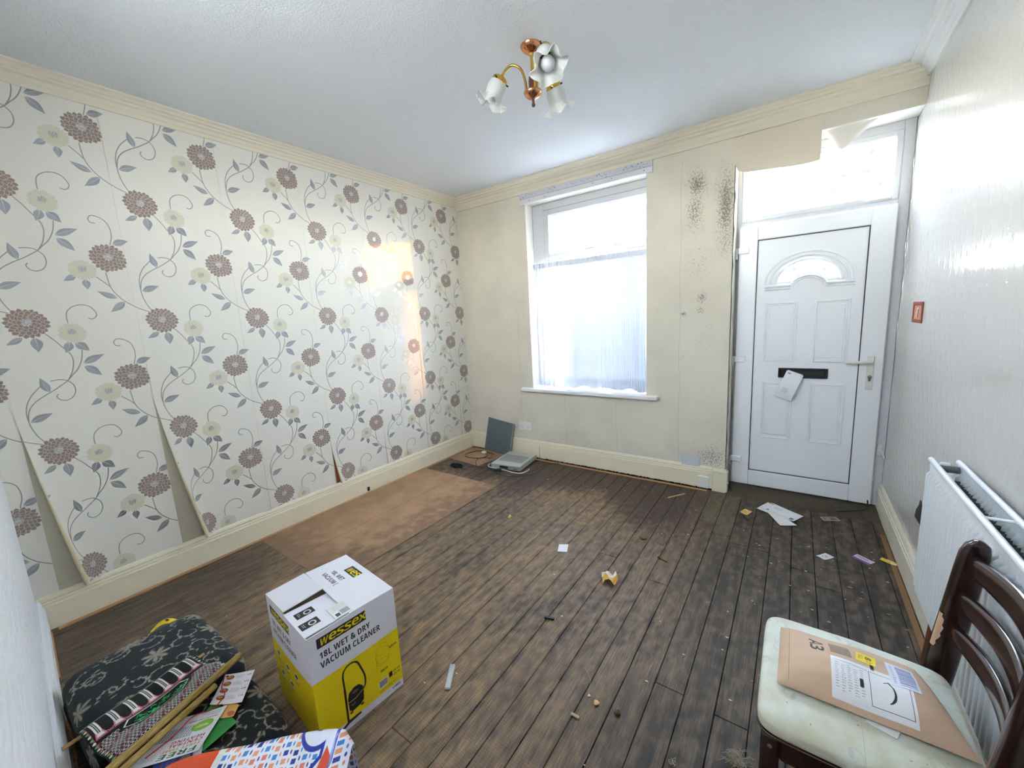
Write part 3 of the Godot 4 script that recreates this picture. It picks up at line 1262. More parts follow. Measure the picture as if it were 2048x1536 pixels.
func window_and_door() -> void:
	var wi := room("window_1")
	var g := G.new()
	# plastered reveals
	g.box(Vector3(0.8935, 0.755, -0.3), Vector3(0.897, 2.57, 0.001))
	g.box(Vector3(2.061, 0.755, -0.3), Vector3(2.0645, 2.57, 0.001))
	g.box(Vector3(0.897, 2.565, -0.3), Vector3(2.061, 2.5715, 0.001))
	part("reveal", g.done(), "reveal_paint", wi)
	g = G.new()
	frame4(g, 0.90, 2.16, 0.76, 2.565, 0.13, -0.19, -0.12)
	g.box(Vector3(1.03, 2.0, -0.19), Vector3(2.04, 2.055, -0.12), 0.004)
	part("frame", g.done(), "upvc_backlit_shade", wi)
	g = G.new()
	frame4(g, 1.033, 2.10, 2.03, 2.497, 0.055, -0.155, -0.105, 0.006)
	part("top_sash", g.done(), "upvc_backlit_shade", wi)
	g = G.new()
	frame4(g, 1.0285, 2.1045, 2.0255, 2.5015, 0.004, -0.14, -0.1195, 0.0)
	part("sash_seal", g.done(), "dark_seal", wi)
	part("pane", bxm(Vector3(1.088, 2.085, -0.135), Vector3(2.046, 2.442, -0.131), 0.0), "glass", wi)
	part("pane", bxm(Vector3(1.03, 0.89, -0.16), Vector3(2.031, 2.0, -0.156), 0.0), "glass", wi)
	g = G.new()
	g.box(Vector3(1.40, 2.052, -0.105), Vector3(1.52, 2.075, -0.095), 0.004)
	g.tube(curve([Vector3(1.46, 2.064, -0.095), Vector3(1.46, 2.066, -0.07), Vector3(1.48, 2.068, -0.062), Vector3(1.58, 2.075, -0.062)], 4), 0.008, 8)
	part("handle", g.done(), "white_plastic", wi)
	g = G.new()
	g.box(Vector3(0.77, 0.722, -0.005), Vector3(2.17, 0.756, 0.056), 0.006)
	g.box(Vector3(0.896, 0.735, -0.13), Vector3(2.062, 0.757, 0.0), 0.002)
	part("window_sill", g.done(), "sill_paint", wi)

	# net curtain on a wire, gathered
	var t := thing("net_curtain", "white gathered net curtain hung on a wire across the lower window panes", "curtain", Vector3(1.485, 0.76, -0.06))
	var rows := []
	for i in 30:
		var v := i / 29.0
		var y := lerpf(1.235, 0.018, v)
		var row := []
		for j in 221:
			var u := j / 220.0
			var dens := 1.0 + 0.35 * sin(u * 7.0 + 0.5)
			var fold := sin(u * 150.0 * dens) * lerpf(0.008, 0.012, v) + sin(u * 47.0 + 1.3 + v * 0.6) * 0.012 * smooth(0.0, 0.5, v) + 0.02 * sin(u * 19.0 + 2.0) * smooth(0.1, 0.6, v)
			var bell := 0.018 * smooth(0.75, 0.97, v) * sin(u * 24.0) * (1.0 - smooth(0.97, 1.0, v))
			var x := lerpf(-0.565, 0.565, u) + 0.006 * sin(u * 60.0 + v * 4.0)
			row.append(Vector3(x, y + 0.012 * sin(u * 31.0) * v * v, fold + bell))
		rows.append(row)
	g = G.new()
	g.grid(rows)
	for k in g.c.size():      # thinner where the net is less gathered, at the left
		g.c[k] = Color(1, 1, 1, lerpf(0.45, 1.0, smooth(0.1, 0.36, g.uv[k].x)))
	part("cloth", g.done(), "net", t)
	rows = []
	for i in 4:
		var row := []
		for j in 181:
			var u := j / 180.0
			row.append(Vector3(lerpf(-0.563, 0.563, u), 1.235 - 0.016 * i + 0.004 * sin(u * 90.0) * float(i == 0), sin(u * 330.0) * 0.006 + 0.004))
		rows.append(row)
	g = G.new()
	g.grid(rows)
	part("heading", g.done(), "net", t)
	part("wire", tubem([Vector3(-0.586, 1.222, 0.0), Vector3(0.574, 1.222, 0.0)], 0.0025, 6), "white_plastic", t)

	# boards above the window that once held a curtain rail
	t = thing("curtain_batten", "painted wooden batten with old screw holes above the window", "batten", Vector3(1.479, 2.561, 0.0))
	part("lower_board", bxm(Vector3(-0.637, 0.0, 0.0), Vector3(0.637, 0.045, 0.02), 0.003), "batten_paint", t)
	g = G.new()
	g.planar = true
	g.fx = func(p: Vector3, _n: Vector3) -> Vector2: return Vector2((p.x + 0.637) / 1.274, (0.094 - p.y) / 0.047)
	g.box(Vector3(-0.637, 0.047, 0.0), Vector3(0.637, 0.094, 0.018), 0.002)
	part("upper_board", g.done(), "batten_paint_worn", t)
	for p in [[-0.616, 0.055], [-0.59, 0.06], [-0.25, 0.085], [-0.24, 0.075], [0.17, 0.08], [0.19, 0.085], [0.52, 0.085], [0.55, 0.09], [0.13, 0.03], [-0.52, 0.02], [0.57, 0.025], [-0.35, 0.022], [0.3, 0.028]]:
		var hole := latm([Vector2(0.004, 0.0), Vector2(0.004, 0.0006), Vector2(0.0, 0.0006)], 8, Transform3D(Basis(Vector3.RIGHT, PI / 2), Vector3(p[0], p[1], 0.0182 if p[1] > 0.046 else 0.0202)))
		part("screw_hole", hole, "dark_hole", t)

	# street door
	var d := room("door_1")
	g = G.new()
	g.box(Vector3(2.692, 0.0, -0.26), Vector3(2.722, 2.56, -0.198), 0.003)       # hinge jamb
	g.box(Vector3(3.597, -0.01, -0.26), Vector3(3.651, 2.56, -0.198), 0.003)      # lock jamb
	g.box(Vector3(2.722, 2.503, -0.26), Vector3(3.597, 2.56, -0.198), 0.003)
	g.box(Vector3(2.722, 2.068, -0.26), Vector3(3.597, 2.10, -0.198), 0.003)
	g.box(Vector3(2.722, -0.005, -0.26), Vector3(3.597, 0.034, -0.2), 0.003)
	part("frame", g.done(), "upvc_backlit_shade", d)
	g = G.new()
	frame4(g, 2.722, 3.597, 2.095, 2.51, 0.036, -0.235, -0.188, 0.006)
	part("transom_sash", g.done(), "upvc_backlit_shade", d)
	part("pane", bxm(Vector3(2.757, 2.13, -0.222), Vector3(3.562, 2.475, -0.218), 0.0), "glass", d)
	g = G.new()
	g.box(Vector3(2.716, 0.03, -0.22), Vector3(2.838, 2.06, -0.158), 0.006)
	g.box(Vector3(3.471, 0.03, -0.22), Vector3(3.596, 2.06, -0.158), 0.006)
	g.box(Vector3(2.836, 0.03, -0.22), Vector3(3.473, 0.157, -0.1585), 0.006)
	g.box(Vector3(2.836, 1.953, -0.22), Vector3(3.473, 2.06, -0.1585), 0.006)
	part("door_sash", g.done(), "upvc", d)
	g = G.new()
	frame4(g, 2.8375, 3.4715, 0.1565, 1.9535, 0.005, -0.2, -0.1635, 0.0)
	part("rubber_seal", g.done(), "dark_seal", d)
	# panel with a fan-shaped light cut out of it
	var leaf := PackedVector2Array([Vector2(2.843, 0.162), Vector2(3.466, 0.162), Vector2(3.466, 1.62)])
	var arc := PackedVector2Array()
	for k in 19:
		var a := PI * k / 18.0
		arc.append(Vector2(3.153 + 0.194 * cos(a), 1.637 + 0.155 * sin(a)))
	for k in range(10, -1, -1):
		var a := PI * k / 10.0
		arc.append(Vector2(3.16 + 0.09 * cos(a), 1.637 + 0.052 * sin(a)))
	g = G.new()
	var low := PackedVector2Array([Vector2(2.843, 0.162), Vector2(3.466, 0.162), Vector2(3.466, 1.637), Vector2(3.347, 1.637), Vector2(3.25, 1.637)])
	for k in range(1, 10):
		var a := PI * k / 10.0
		low.append(Vector2(3.16 + 0.09 * cos(a), 1.637 + 0.052 * sin(a)))
	low.append_array(PackedVector2Array([Vector2(3.07, 1.637), Vector2(2.959, 1.637), Vector2(2.843, 1.637)]))
	g.prism(low, -0.2, -0.17)
	var high := PackedVector2Array([Vector2(2.843, 1.637), Vector2(2.959, 1.637)])
	for k in range(17, 0, -1):
		var a := PI * k / 18.0
		high.append(Vector2(3.153 + 0.194 * cos(a), 1.637 + 0.155 * sin(a)))
	high.append_array(PackedVector2Array([Vector2(3.347, 1.637), Vector2(3.466, 1.637), Vector2(3.466, 1.948), Vector2(2.843, 1.948)]))
	g.prism(high, -0.2, -0.17)
	var lf := part("door_leaf", g.done(), "door_panel", d)
	g = G.new()
	g.prism(arc, -0.188, -0.184)
	part("fan_pane", g.done(), "glass", d)
	# moulding round the fan light
	for ring in [[1.0, 0.0105, -0.168], [1.2, 0.008, -0.1685], [1.36, 0.006, -0.169]]:
		var pts := []
		for k in 25:
			var a := PI * k / 24.0
			pts.append(Vector3(3.155 + 0.19 * ring[0] * cos(a), 1.625 + 0.155 * ring[0] * sin(a), ring[2]))
		part("fan_moulding", tubem(pts, ring[1], 8), "door_panel", d)
	for b in [[2.895, 3.055], [3.255, 3.415]]:
		var y0 := 1.607
		for q in [[0.0, 0.0105], [-0.022, 0.007]]:
			part("fan_moulding", tubem([Vector3(b[0], y0 + q[0], -0.168), Vector3(b[1], y0 + q[0], -0.168)], q[1], 8), "door_panel", d)
	for r in [[0.105, 0.0085], [0.085, 0.006]]:
		var pts := []
		for k in 17:
			var a := PI * k / 16.0
			pts.append(Vector3(3.158 + r[0] * cos(a), 1.59 + (r[0] * 0.75) * sin(a), -0.168))
		part("fan_moulding", tubem(pts, r[1], 8), "door_panel", d)
	for b in [[2.904, 3.106, 1.045, 1.487], [3.206, 3.405, 1.045, 1.487], [2.904, 3.102, 0.44, 0.885], [3.206, 3.406, 0.44, 0.885]]:
		g = G.new()
		frame4(g, b[0], b[1], b[2], b[3], 0.012, -0.172, -0.163, 0.004)
		frame4(g, b[0] + 0.014, b[1] - 0.014, b[2] + 0.014, b[3] - 0.014, 0.008, -0.172, -0.1665, 0.003)
		g.box(Vector3(b[0] + 0.03, b[2] + 0.03, -0.172), Vector3(b[1] - 0.03, b[3] - 0.03, -0.1655), 0.005)
		part("raised_panel", g.done(), "door_panel", d)
	g = G.new()
	frame4(g, 3.007, 3.305, 0.925, 0.998, 0.012, -0.172, -0.155, 0.003)
	g.box(Vector3(3.017, 0.935, -0.172), Vector3(3.295, 0.988, -0.163), 0.002)
	part("letterbox", g.done(), "black_plastic", d)
	part("letterbox_flap", bxm(Vector3(3.024, 0.942, -0.165), Vector3(3.288, 0.981, -0.158), 0.003), "black_plastic", d)
	g = G.new()
	g.box(Vector3(3.51, 0.86, -0.16), Vector3(3.548, 1.095, -0.15), 0.006)
	part("handle_plate", g.done(), "white_plastic", d)
	g = G.new()
	g.tube(curve([Vector3(3.529, 1.055, -0.15), Vector3(3.529, 1.056, -0.115), Vector3(3.515, 1.056, -0.103), Vector3(3.46, 1.054, -0.1), Vector3(3.395, 1.052, -0.102)], 4), 0.0095, 10)
	part("lever_handle", g.done(), "white_plastic", d)
	g = G.new()
	g.lathe([Vector2(0.0, 0.0), Vector2(0.012, 0.0), Vector2(0.012, 0.004), Vector2(0.0, 0.005)], 14, Transform3D(Basis(Vector3.RIGHT, PI / 2), Vector3(3.529, 0.95, -0.151)))
	g.box(Vector3(3.522, 0.92, -0.151), Vector3(3.536, 0.95, -0.146), 0.002)
	part("lock_cylinder", g.done(), "lock_metal", d)
	for y in [1.882, 1.055, 0.235]:
		g = G.new()
		g.box(Vector3(2.694, y - 0.055, -0.2), Vector3(2.712, y + 0.03, -0.15), 0.004)
		g.box(Vector3(2.71, y - 0.018, -0.165), Vector3(2.785, y + 0.03, -0.14), 0.006)
		part("hinge", g.done(), "upvc", d)
	g = G.new()
	g.box(Vector3(3.605, 0.385, -0.2), Vector3(3.632, 0.47, -0.19), 0.005)
	g.tube(curve([Vector3(3.618, 0.43, -0.19), Vector3(3.62, 0.43, -0.165), Vector3(3.63, 0.425, -0.155), Vector3(3.646, 0.385, -0.15)], 4), 0.007, 8)
	part("night_latch", g.done(), "white_plastic", d)
	g = G.new()
	g.box(Vector3(3.45, 2.098, -0.19), Vector3(3.56, 2.118, -0.18), 0.004)
	g.tube(curve([Vector3(3.54, 2.108, -0.18), Vector3(3.542, 2.108, -0.155), Vector3(3.52, 2.105, -0.148), Vector3(3.44, 2.10, -0.15)], 4), 0.009, 8)
	part("transom_handle", g.done(), "white_plastic", d)
	# wall reveal beside the door, paper torn along its edge
	rows = []
	for i in 41:
		var y := lerpf(2.555, 0.19, i / 40.0)
		var e := 0.004 * sin(i * 2.3) + 0.003 * sin(i * 0.9)
		rows.append([Vector3(2.6925, y, -0.2), Vector3(2.693, y, -0.12), Vector3(2.6935 + e * 0.3, y, -0.05 + e), Vector3(2.694 + absf(e), y, 0.001 + e)])
	g = G.new()
	g.sheet(rows, 0.001)
	part("reveal_paper", g.done(), "reveal_paint", d)
	part("reveal", bxm(Vector3(2.70, 2.5585, -0.2), Vector3(3.65, 2.5615, 0.0), 0.0), "reveal_paint", d)

	# a letter caught in the letterbox, hanging on the slant
	var cv := canvas(160, 256, c8(236, 236, 240))
	rng.seed = 44
	cv.rect(18, 12, 30, 10, c8(120, 124, 134))
	cv.lines(40, 150, 70, 6, 9, 2, c8(110, 112, 122), rng)
	tmat("letter_print", cv.tex(), 0.7)
	rows = []
	for i in 8:
		var row := []
		for j in 3:
			var v := i / 7.0
			row.append(Vector3(-0.055 + 0.055 * j, -0.205 * v, 0.014 + 0.03 * sin(v * 2.4)))
		rows.append(row)
	g = G.new()
	g.sheet(rows, 0.001)
	g.box(Vector3(-0.05, -0.004, -0.012), Vector3(0.05, 0.004, 0.014), 0.001)
	solo("letter", g.done(), "letter_print", "white envelope hanging on the slant from the black letterbox", "letter", Transform3D(Basis(Vector3.BACK, -0.36), Vector3(3.113, 0.964, -0.156)))

	# wallpaper that has come loose over the door
	rows = []
	for i in 14:
		var v := i / 13.0
		var row := []
		for j in 15:
			var u := j / 14.0
			var x := lerpf(2.678, 3.178, u)
			var bot := lerpf(2.365, 2.39, u) + 0.075 * pow(1.0 - u, 6.0) + 0.012 * sin(u * 5.0)
			if u < 0.12:
				bot = lerpf(2.50, 2.365, u / 0.12)
			row.append(Vector3(x, lerpf(2.652, bot, v), 0.002 + 0.014 * v * v + 0.008 * v * sin(u * 6.0)))
		rows.append(row)
	g = G.new()
	g.sheet(rows, 0.0012)
	solo("loose_wallpaper", g.done(), "flap_paper", "large sheet of loose wallpaper drooping over the left half of the door's top window", "wallpaper", Transform3D(), "loose wallpaper over the door")
	rows = []
	for i in 9:
		var v := i / 8.0
		var row := []
		for j in 11:
			var u := j / 10.0
			var x := lerpf(3.184, 3.45, u)
			var bot := 2.558 - 0.135 * (u / 0.36 if u < 0.36 else maxf(0.0, 1.0 - (u - 0.36) / 0.64))
			row.append(Vector3(x, lerpf(2.5578, bot, v), -0.03 - 0.03 * v + 0.01 * sin(v * 3.0)))
		rows.append(row)
	g = G.new()
	g.sheet(rows, 0.0012)
	solo("loose_wallpaper", g.done(), "flap_paper_back", "small triangular tongue of torn paper hanging before the door's top window", "wallpaper", Transform3D(), "loose wallpaper over the door")


# ---------------------------------------------------------------- the street
func outside() -> void:
	room("pavement", bxm(Vector3(-14, -0.3, -14), Vector3(18, -0.2, -0.3), 0.0), "pavement")
	var gp := G.new()
	gp.box(Vector3(6.1, -0.2, -3.1), Vector3(8.6, 3.6, -0.3), 0.01)  # block out of view, placed to keep sun off the panes above the door
	gp.box(Vector3(6.0, 3.6, -3.2), Vector3(8.7, 3.75, -0.3), 0.02)
	room("unseen_sun_blocker", gp.done(), "sun_blocker_render")
	var t := thing("tree", "leafy tree in the street seen blown out through the glass above the door", "tree", Vector3(3.75, -0.2, -6.0))
	var g := G.new()
	g.tube([Vector3(0, 0, 0), Vector3(0.05, 1.2, 0), Vector3(-0.05, 2.4, 0.05), Vector3(0.02, 3.6, 0)], [0.11, 0.09, 0.07, 0.03], 10)
	part("trunk", g.done(), "bark", t)
	var r := RandomNumberGenerator.new()
	r.seed = 17
	g = G.new()
	for k in 6:
		var a := r.randf() * TAU
		var y := r.randf_range(2.3, 3.7)
		var o := Vector3(cos(a), r.randf_range(0.1, 0.7), sin(a)) * r.randf_range(0.5, 1.0)
		g.tube([Vector3(0, y - 0.5, 0), Vector3(0, y, 0) + o * 0.5, Vector3(0, y, 0) + o], [0.02, 0.012, 0.004], 5)
	part("branches", g.done(), "bark", t)
	g = G.new()
	for k in 260:
		var a := r.randf() * TAU
		var rr := sqrt(r.randf()) * 1.0
		var p := Vector3(cos(a) * rr, r.randf_range(2.3, 4.3), sin(a) * rr)
		var u := Vector3(r.randf_range(-1, 1), r.randf_range(-1, 0.3), r.randf_range(-1, 1)).normalized() * 0.13
		var w := u.cross(Vector3(r.randf_range(-1, 1), 1, r.randf_range(-1, 1))).normalized() * 0.032
		g.tri(p, p + u * 0.5 + w, p + u)
		g.tri(p, p + u, p + u * 0.5 - w)
	var f := part("foliage", g.done(), "leaf", t)
	f.set_meta("kind", "stuff")


# ---------------------------------------------------------------- ceiling light
func ceiling_light() -> void:
	var t := thing("ceiling_light", "brass three-arm ceiling light with frosted frilled glass shades hanging in the middle of the ceiling", "ceiling light", Vector3(1.984, RH, 1.581))
	part("ceiling_rose", latm([Vector2(0.0, -0.036), Vector2(0.012, -0.036), Vector2(0.018, -0.03), Vector2(0.03, -0.026), Vector2(0.042, -0.018), Vector2(0.05, -0.008), Vector2(0.052, 0.0)], 32), "polished_copper", t)
	part("stem", latm([Vector2(0.007, -0.12), Vector2(0.007, -0.05), Vector2(0.014, -0.04), Vector2(0.014, -0.03)], 16), "brass", t)
	part("turned_body", latm([Vector2(0.012, -0.20), Vector2(0.019, -0.195), Vector2(0.02, -0.16), Vector2(0.017, -0.135), Vector2(0.012, -0.122), Vector2(0.0, -0.118)], 20), "dark_stem_wood", t)
	part("bowl", latm([Vector2(0.0, -0.236), Vector2(0.012, -0.235), Vector2(0.03, -0.228), Vector2(0.043, -0.215), Vector2(0.046, -0.207), Vector2(0.044, -0.203), Vector2(0.03, -0.198), Vector2(0.0, -0.196)], 32), "polished_copper", t)
	part("finial", latm([Vector2(0.0, -0.272), Vector2(0.007, -0.27), Vector2(0.0095, -0.264), Vector2(0.008, -0.257), Vector2(0.006, -0.252), Vector2(0.0065, -0.238), Vector2(0.011, -0.234)], 16), "dark_stem_wood", t)
	for az in [[0.776, 0.63], [-0.934, 0.357], [0.158, -0.988]]:
		var dir := Vector3(az[0], 0, az[1])
		var pts := curve([dir * 0.032 + Vector3(0, -0.2, 0), dir * 0.038 + Vector3(0, -0.14, 0), dir * 0.058 + Vector3(0, -0.09, 0), dir * 0.095 + Vector3(0, -0.066, 0), dir * 0.13 + Vector3(0, -0.078, 0), dir * 0.155 + Vector3(0, -0.108, 0)], 6)
		var arm := part("arm", tubem(pts, 0.0065, 10), "brass", t)
		var axis := (dir * 0.5 + Vector3(0, -0.87, 0)).normalized()
		var side := axis.cross(Vector3.UP).normalized()
		var fr := Transform3D(Basis(side, -axis, side.cross(-axis)), dir * 0.157 + Vector3(0, -0.106, 0))
		part("shade_holder", latm([Vector2(0.037, -0.032), Vector2(0.039, -0.03), Vector2(0.038, -0.012), Vector2(0.03, -0.004), Vector2(0.012, 0.002), Vector2(0.008, 0.006)], 24, fr), "brass", arm)
		for k in 3:
			var a := TAU * k / 3 + 0.4
			var d := Vector3(sin(a), 0, cos(a))
			part("thumb_screw", tubem([fr * (d * 0.036 + Vector3(0, -0.022, 0)), fr * (d * 0.05 + Vector3(0, -0.022, 0))], 0.004, 8), "dark_screw", arm)
		var rows := []
		for i in 15:
			var v := i / 14.0
			var r0 := lerpf(0.034, 0.037, v)
			r0 += 0.012 * sin(PI * minf(v * 1.5, 1.0)) + 0.042 * pow(v, 4.0)
			var row := []
			for j in 73:
				var a := TAU * j / 72
				var lobe := cos(a * 6.0)
				var r := r0 * (1.0 + 0.16 * pow(v, 5.0) * lobe) + 0.0008 * cos(a * 24.0) * v
				var h := -0.018 - 0.112 * v + 0.012 * pow(v, 6.0) * lobe
				row.append(fr * Vector3(r * sin(a), h, r * cos(a)))
			rows.append(row)
		var g := G.new()
		g.sheet(rows, 0.003)
		part("glass_shade", g.done(), "frosted_glass", arm)
		part("lamp_holder", latm([Vector2(0.0, -0.062), Vector2(0.014, -0.062), Vector2(0.015, -0.02), Vector2(0.0, -0.018)], 16, fr), "black_plastic", arm)
		part("bulb", latm([Vector2(0.0, -0.128), Vector2(0.014, -0.126), Vector2(0.027, -0.117), Vector2(0.032, -0.1), Vector2(0.028, -0.085), Vector2(0.017, -0.072), Vector2(0.013, -0.06)], 20, fr), "opal_bulb", arm)


# ---------------------------------------------------------------- radiator
func ribbed(z1: float, y1: float, depth: float) -> G:
	var rows := []
	for i in 7:
		var y: float = [0.0, 0.012, 0.03, y1 * 0.5, y1 - 0.062, y1 - 0.048, y1 - 0.012][i]
		var amp: float = [0.0, 0.0, 1.0, 1.0, 1.0, 0.0, 0.0][i]
		var row := []
		var n := roundi(z1 / 0.0333)
		for k in n:
			for q in [[0.0, 0.0], [0.18, 0.0], [0.3, 1.0], [0.88, 1.0]]:
				row.append(Vector3(-depth * q[1] * amp, y, (k + q[0]) * z1 / n))
		row.append(Vector3(0, y, z1))
		rows.append(row)
	var g := G.new()
	g.sheet(rows, 0.0015, Vector2.ZERO, Vector2.ONE, true)
	return g


func radiator() -> void:
	var len := 1.22
	var t := thing("radiator", "white double panel radiator with ribbed front on the glossy right wall behind the chair", "radiator", Vector3(3.552, 0.30, 1.35))
	var g := ribbed(len, 0.56, 0.011)
	g.tube([Vector3(0.0, 0.553, 0.0), Vector3(0.0, 0.553, len)], 0.009, 10)
	g.box(Vector3(-0.001, 0.52, 0.0), Vector3(0.0015, 0.552, len), 0.0)
	g.box(Vector3(-0.004, -0.002, 0.0), Vector3(0.004, 0.012, len), 0.002)
	part("front_panel", g.done(), "radiator_white", t)
	g = ribbed(len, 0.56, 0.011)
	g.tube([Vector3(0.0, 0.553, 0.0), Vector3(0.0, 0.553, len)], 0.009, 10)
	g.box(Vector3(-0.001, 0.52, 0.0), Vector3(0.0015, 0.552, len), 0.0)
	part("back_panel", g.done(), "radiator_white", t, Transform3D(Basis(), Vector3(0.074, 0, 0)))
	# pressed convector fins between the panels
	var fin := []
	for i in 2:
		var row := []
		for k in 113:
			row.append(Vector3([0.006, 0.006, 0.03, 0.03][k % 4], [0.50, 0.06][i], 0.05 + k * 0.01))
		fin.append(row)
	for x in [0.0, 0.036]:
		g = G.new()
		g.sheet(fin, 0.001)
		part("convector_fins", g.done(), "radiator_fin", t, Transform3D(Basis(), Vector3(x, 0, 0)))
	part("end_pipe", tubem([Vector3(0.004, 0.53, 0.03), Vector3(0.07, 0.53, 0.03)], 0.013, 14), "radiator_fin", t)
	part("bleed_valve", bxm(Vector3(0.02, 0.525, 0.015), Vector3(0.05, 0.552, 0.03), 0.004), "radiator_white", t)
	part("bracket", bxm(Vector3(0.0, 0.545, 0.50), Vector3(0.098, 0.551, 0.514), 0.002), "radiator_white", t)
	part("bracket", bxm(Vector3(0.0, 0.545, 1.02), Vector3(0.098, 0.551, 1.034), 0.002), "radiator_white", t)
	part("wall_bracket", bxm(Vector3(0.075, 0.08, 0.49), Vector3(0.0985, 0.5, 0.53), 0.002), "radiator_white", t)
	g = G.new()
	g.tube([Vector3(0.04, 0.05, 0.08), Vector3(0.04, -0.02, 0.08)], 0.012, 12)
	g.tube([Vector3(0.04, -0.02, 0.08), Vector3(0.025, -0.298, 0.08)], 0.0085, 10)
	part("valve_pipe", g.done(), "rust", t)
	part("corner_trim", bxm(Vector3(0.06, 0.10, -0.05), Vector3(0.098, 0.135, -0.0), 0.004), "radiator_white", t)


# ---------------------------------------------------------------- small fittings
func fittings() -> void:
	var t := thing("double_socket", "cream double plug socket low on the front wall under the window's left end", "socket", Vector3(0.776, 0.29, 0.0))
	part("face_plate", bxm(Vector3(-0.073, 0.0, 0.0), Vector3(0.073, 0.086, 0.011), 0.003), "white_plastic", t)
	for x in [-0.042, 0.042]:
		for q in [[0.0, 0.052, 0.004, 0.009], [-0.011, 0.03, 0.007, 0.004], [0.011, 0.03, 0.007, 0.004]]:
			part("pin_hole", bxm(Vector3(x + q[0] - q[2] / 2, q[1] - q[3] / 2, 0.0108), Vector3(x + q[0] + q[2] / 2, q[1] + q[3] / 2, 0.0114), 0.0), "dark_hole", t)
	for x in [-0.016, 0.016]:
		part("rocker_switch", bxm(Vector3(x - 0.007, 0.054, 0.010), Vector3(x + 0.007, 0.072, 0.0135), 0.002), "white_plastic", t)
	t = thing("blank_plate", "pale blank socket plate on the front wall near the door, above the skirting", "socket", Vector3(2.432, 0.177, 0.0))
	part("face_plate", bxm(Vector3(-0.073, 0.0, 0.0), Vector3(0.073, 0.09, 0.014), 0.004), "old_plate", t)
	for x in [-0.06, 0.06]:
		part("screw", latm([Vector2(0.004, 0.0), Vector2(0.003, 0.0014), Vector2(0.0, 0.0016)], 10, Transform3D(Basis(Vector3.RIGHT, PI / 2), Vector3(x, 0.045, 0.0138))), "lock_metal", t)
	t = thing("junction_box", "small square white box fixed to the skirting beside the door post", "junction box", Vector3(2.535, 0.012, 0.022))
	part("cover", bxm(Vector3(-0.044, 0.0, 0.0), Vector3(0.044, 0.1, 0.016), 0.004), "white_plastic", t)
	part("cable_stub", tubem(curve([Vector3(-0.05, 0.16, -0.012), Vector3(-0.055, 0.2, -0.018), Vector3(-0.052, 0.25, -0.02)], 4), 0.003, 6), "white_plastic", t)

	var g := G.new()
	t = thing("switch_recess", "brick red plaster frame left on the right wall where a switch was removed", "plaster patch", Vector3(RW, 1.33, 0.325))
	t.rotation.y = -PI / 2
	frame4(g, -0.108, 0.108, 0.0, 0.115, 0.02, 0.0, 0.006, 0.002)
	part("frame", g.done(), "red_plaster", t)
	part("inner_plaster", bxm(Vector3(-0.088, 0.02, 0.0), Vector3(0.088, 0.095, 0.002), 0.0), "pink_plaster", t)
	part("loose_flake", bxm(Vector3(-0.01, 0.03, 0.0015), Vector3(0.012, 0.085, 0.006), 0.002), "bare_plaster", t, Transform3D(Basis(Vector3.BACK, -0.3), Vector3(-0.02, 0, 0)))

	# carpet gripper rods round the edge of the floor
	var rods := [
		["long carpet gripper rod running along the papered wall's skirting", Vector3(0.03, 0, 0.05), Vector3(0, 0, 1), 3.30],
		["carpet gripper rod along the front wall's skirting under the window", Vector3(0.07, 0, 0.048), Vector3(1, 0, 0), 2.5],
		["carpet gripper rod along the right wall's skirting behind the radiator", Vector3(3.598, 0, 0.25), Vector3(0, 0, 1), 2.7],
		["short pale carpet gripper rod with rusty tacks in the corner behind the dark cushion", Vector3(0.05, 0, 3.372), Vector3(1, 0, 0.05), 0.46],
		["second length of carpet gripper rod against the back wall beside the dark cushion", Vector3(0.60, 0, 3.397), Vector3(1, 0, 0.05), 0.6],
	]
	for q in rods:
		var dir: Vector3 = q[2].normalized()
		var r := thing("gripper_rod", q[0], "carpet gripper", q[1], atan2(dir.x, dir.z), "carpet gripper rods round the floor")
		g = G.new()
		g.box(Vector3(0.0 if dir.z > 0.5 else -0.025, 0.0, 0.0), Vector3(0.025 if dir.z > 0.5 else 0.0, 0.0065, q[3]), 0.001)
		part("strip", g.done(), "old_gripper" if q[1].x > 3 else "gripper_ply", r)
		if dir.x > 0.5 and q[1].z > 1:
			for k in int(q[3] / 0.03):
				part("tack", latm([Vector2(0.003, 0.0), Vector2(0.002, 0.002), Vector2(0.0, 0.006)], 8, Transform3D(Basis(), Vector3(-0.008 - 0.009 * (k % 2), 0.0064, 0.015 + k * 0.03))), "rust", r)

	# things in the far corner
	t = thing("glass_pane", "dark grey sheet of glass leaning against the front wall in the far corner", "glass sheet", Vector3(0.43, 0.0045, 0.089))
	t.rotation = Vector3(-0.15, 0.0, -0.122)
	part("sheet", bxm(Vector3(-0.18, 0.0, -0.006), Vector3(0.18, 0.372, -0.001), 0.001), "dark_glass", t)
	part("edge_strip", bxm(Vector3(0.172, 0.0, -0.001), Vector3(0.18, 0.372, 0.001), 0.0), "pale_edge", t)
	part("edge_strip", bxm(Vector3(-0.18, 0.0, -0.001), Vector3(-0.174, 0.372, 0.001), 0.0), "pale_edge", t)

	t = thing("set_top_box", "silver grey set-top box with slotted lid on the floor by the far skirting", "set-top box", Vector3(0.80, 0.003, 0.27), 0.12)
	g = G.new()
	g.box(Vector3(-0.165, 0.008, -0.19), Vector3(0.165, 0.055, 0.19), 0.004)
	part("case", g.done(), "silver_plastic", t)
	for k in 12:
		part("vent_slot", bxm(Vector3(-0.13 + k * 0.0225, 0.0548, -0.09), Vector3(-0.121 + k * 0.0225, 0.0556, 0.1), 0.0), "slot_grey", t)
	part("front_bar", bxm(Vector3(-0.162, 0.01, 0.189), Vector3(0.162, 0.05, 0.194), 0.002), "silver_front", t)
	part("display", bxm(Vector3(-0.065, 0.018, 0.1935), Vector3(0.03, 0.042, 0.1955), 0.001), "black_plastic", t)
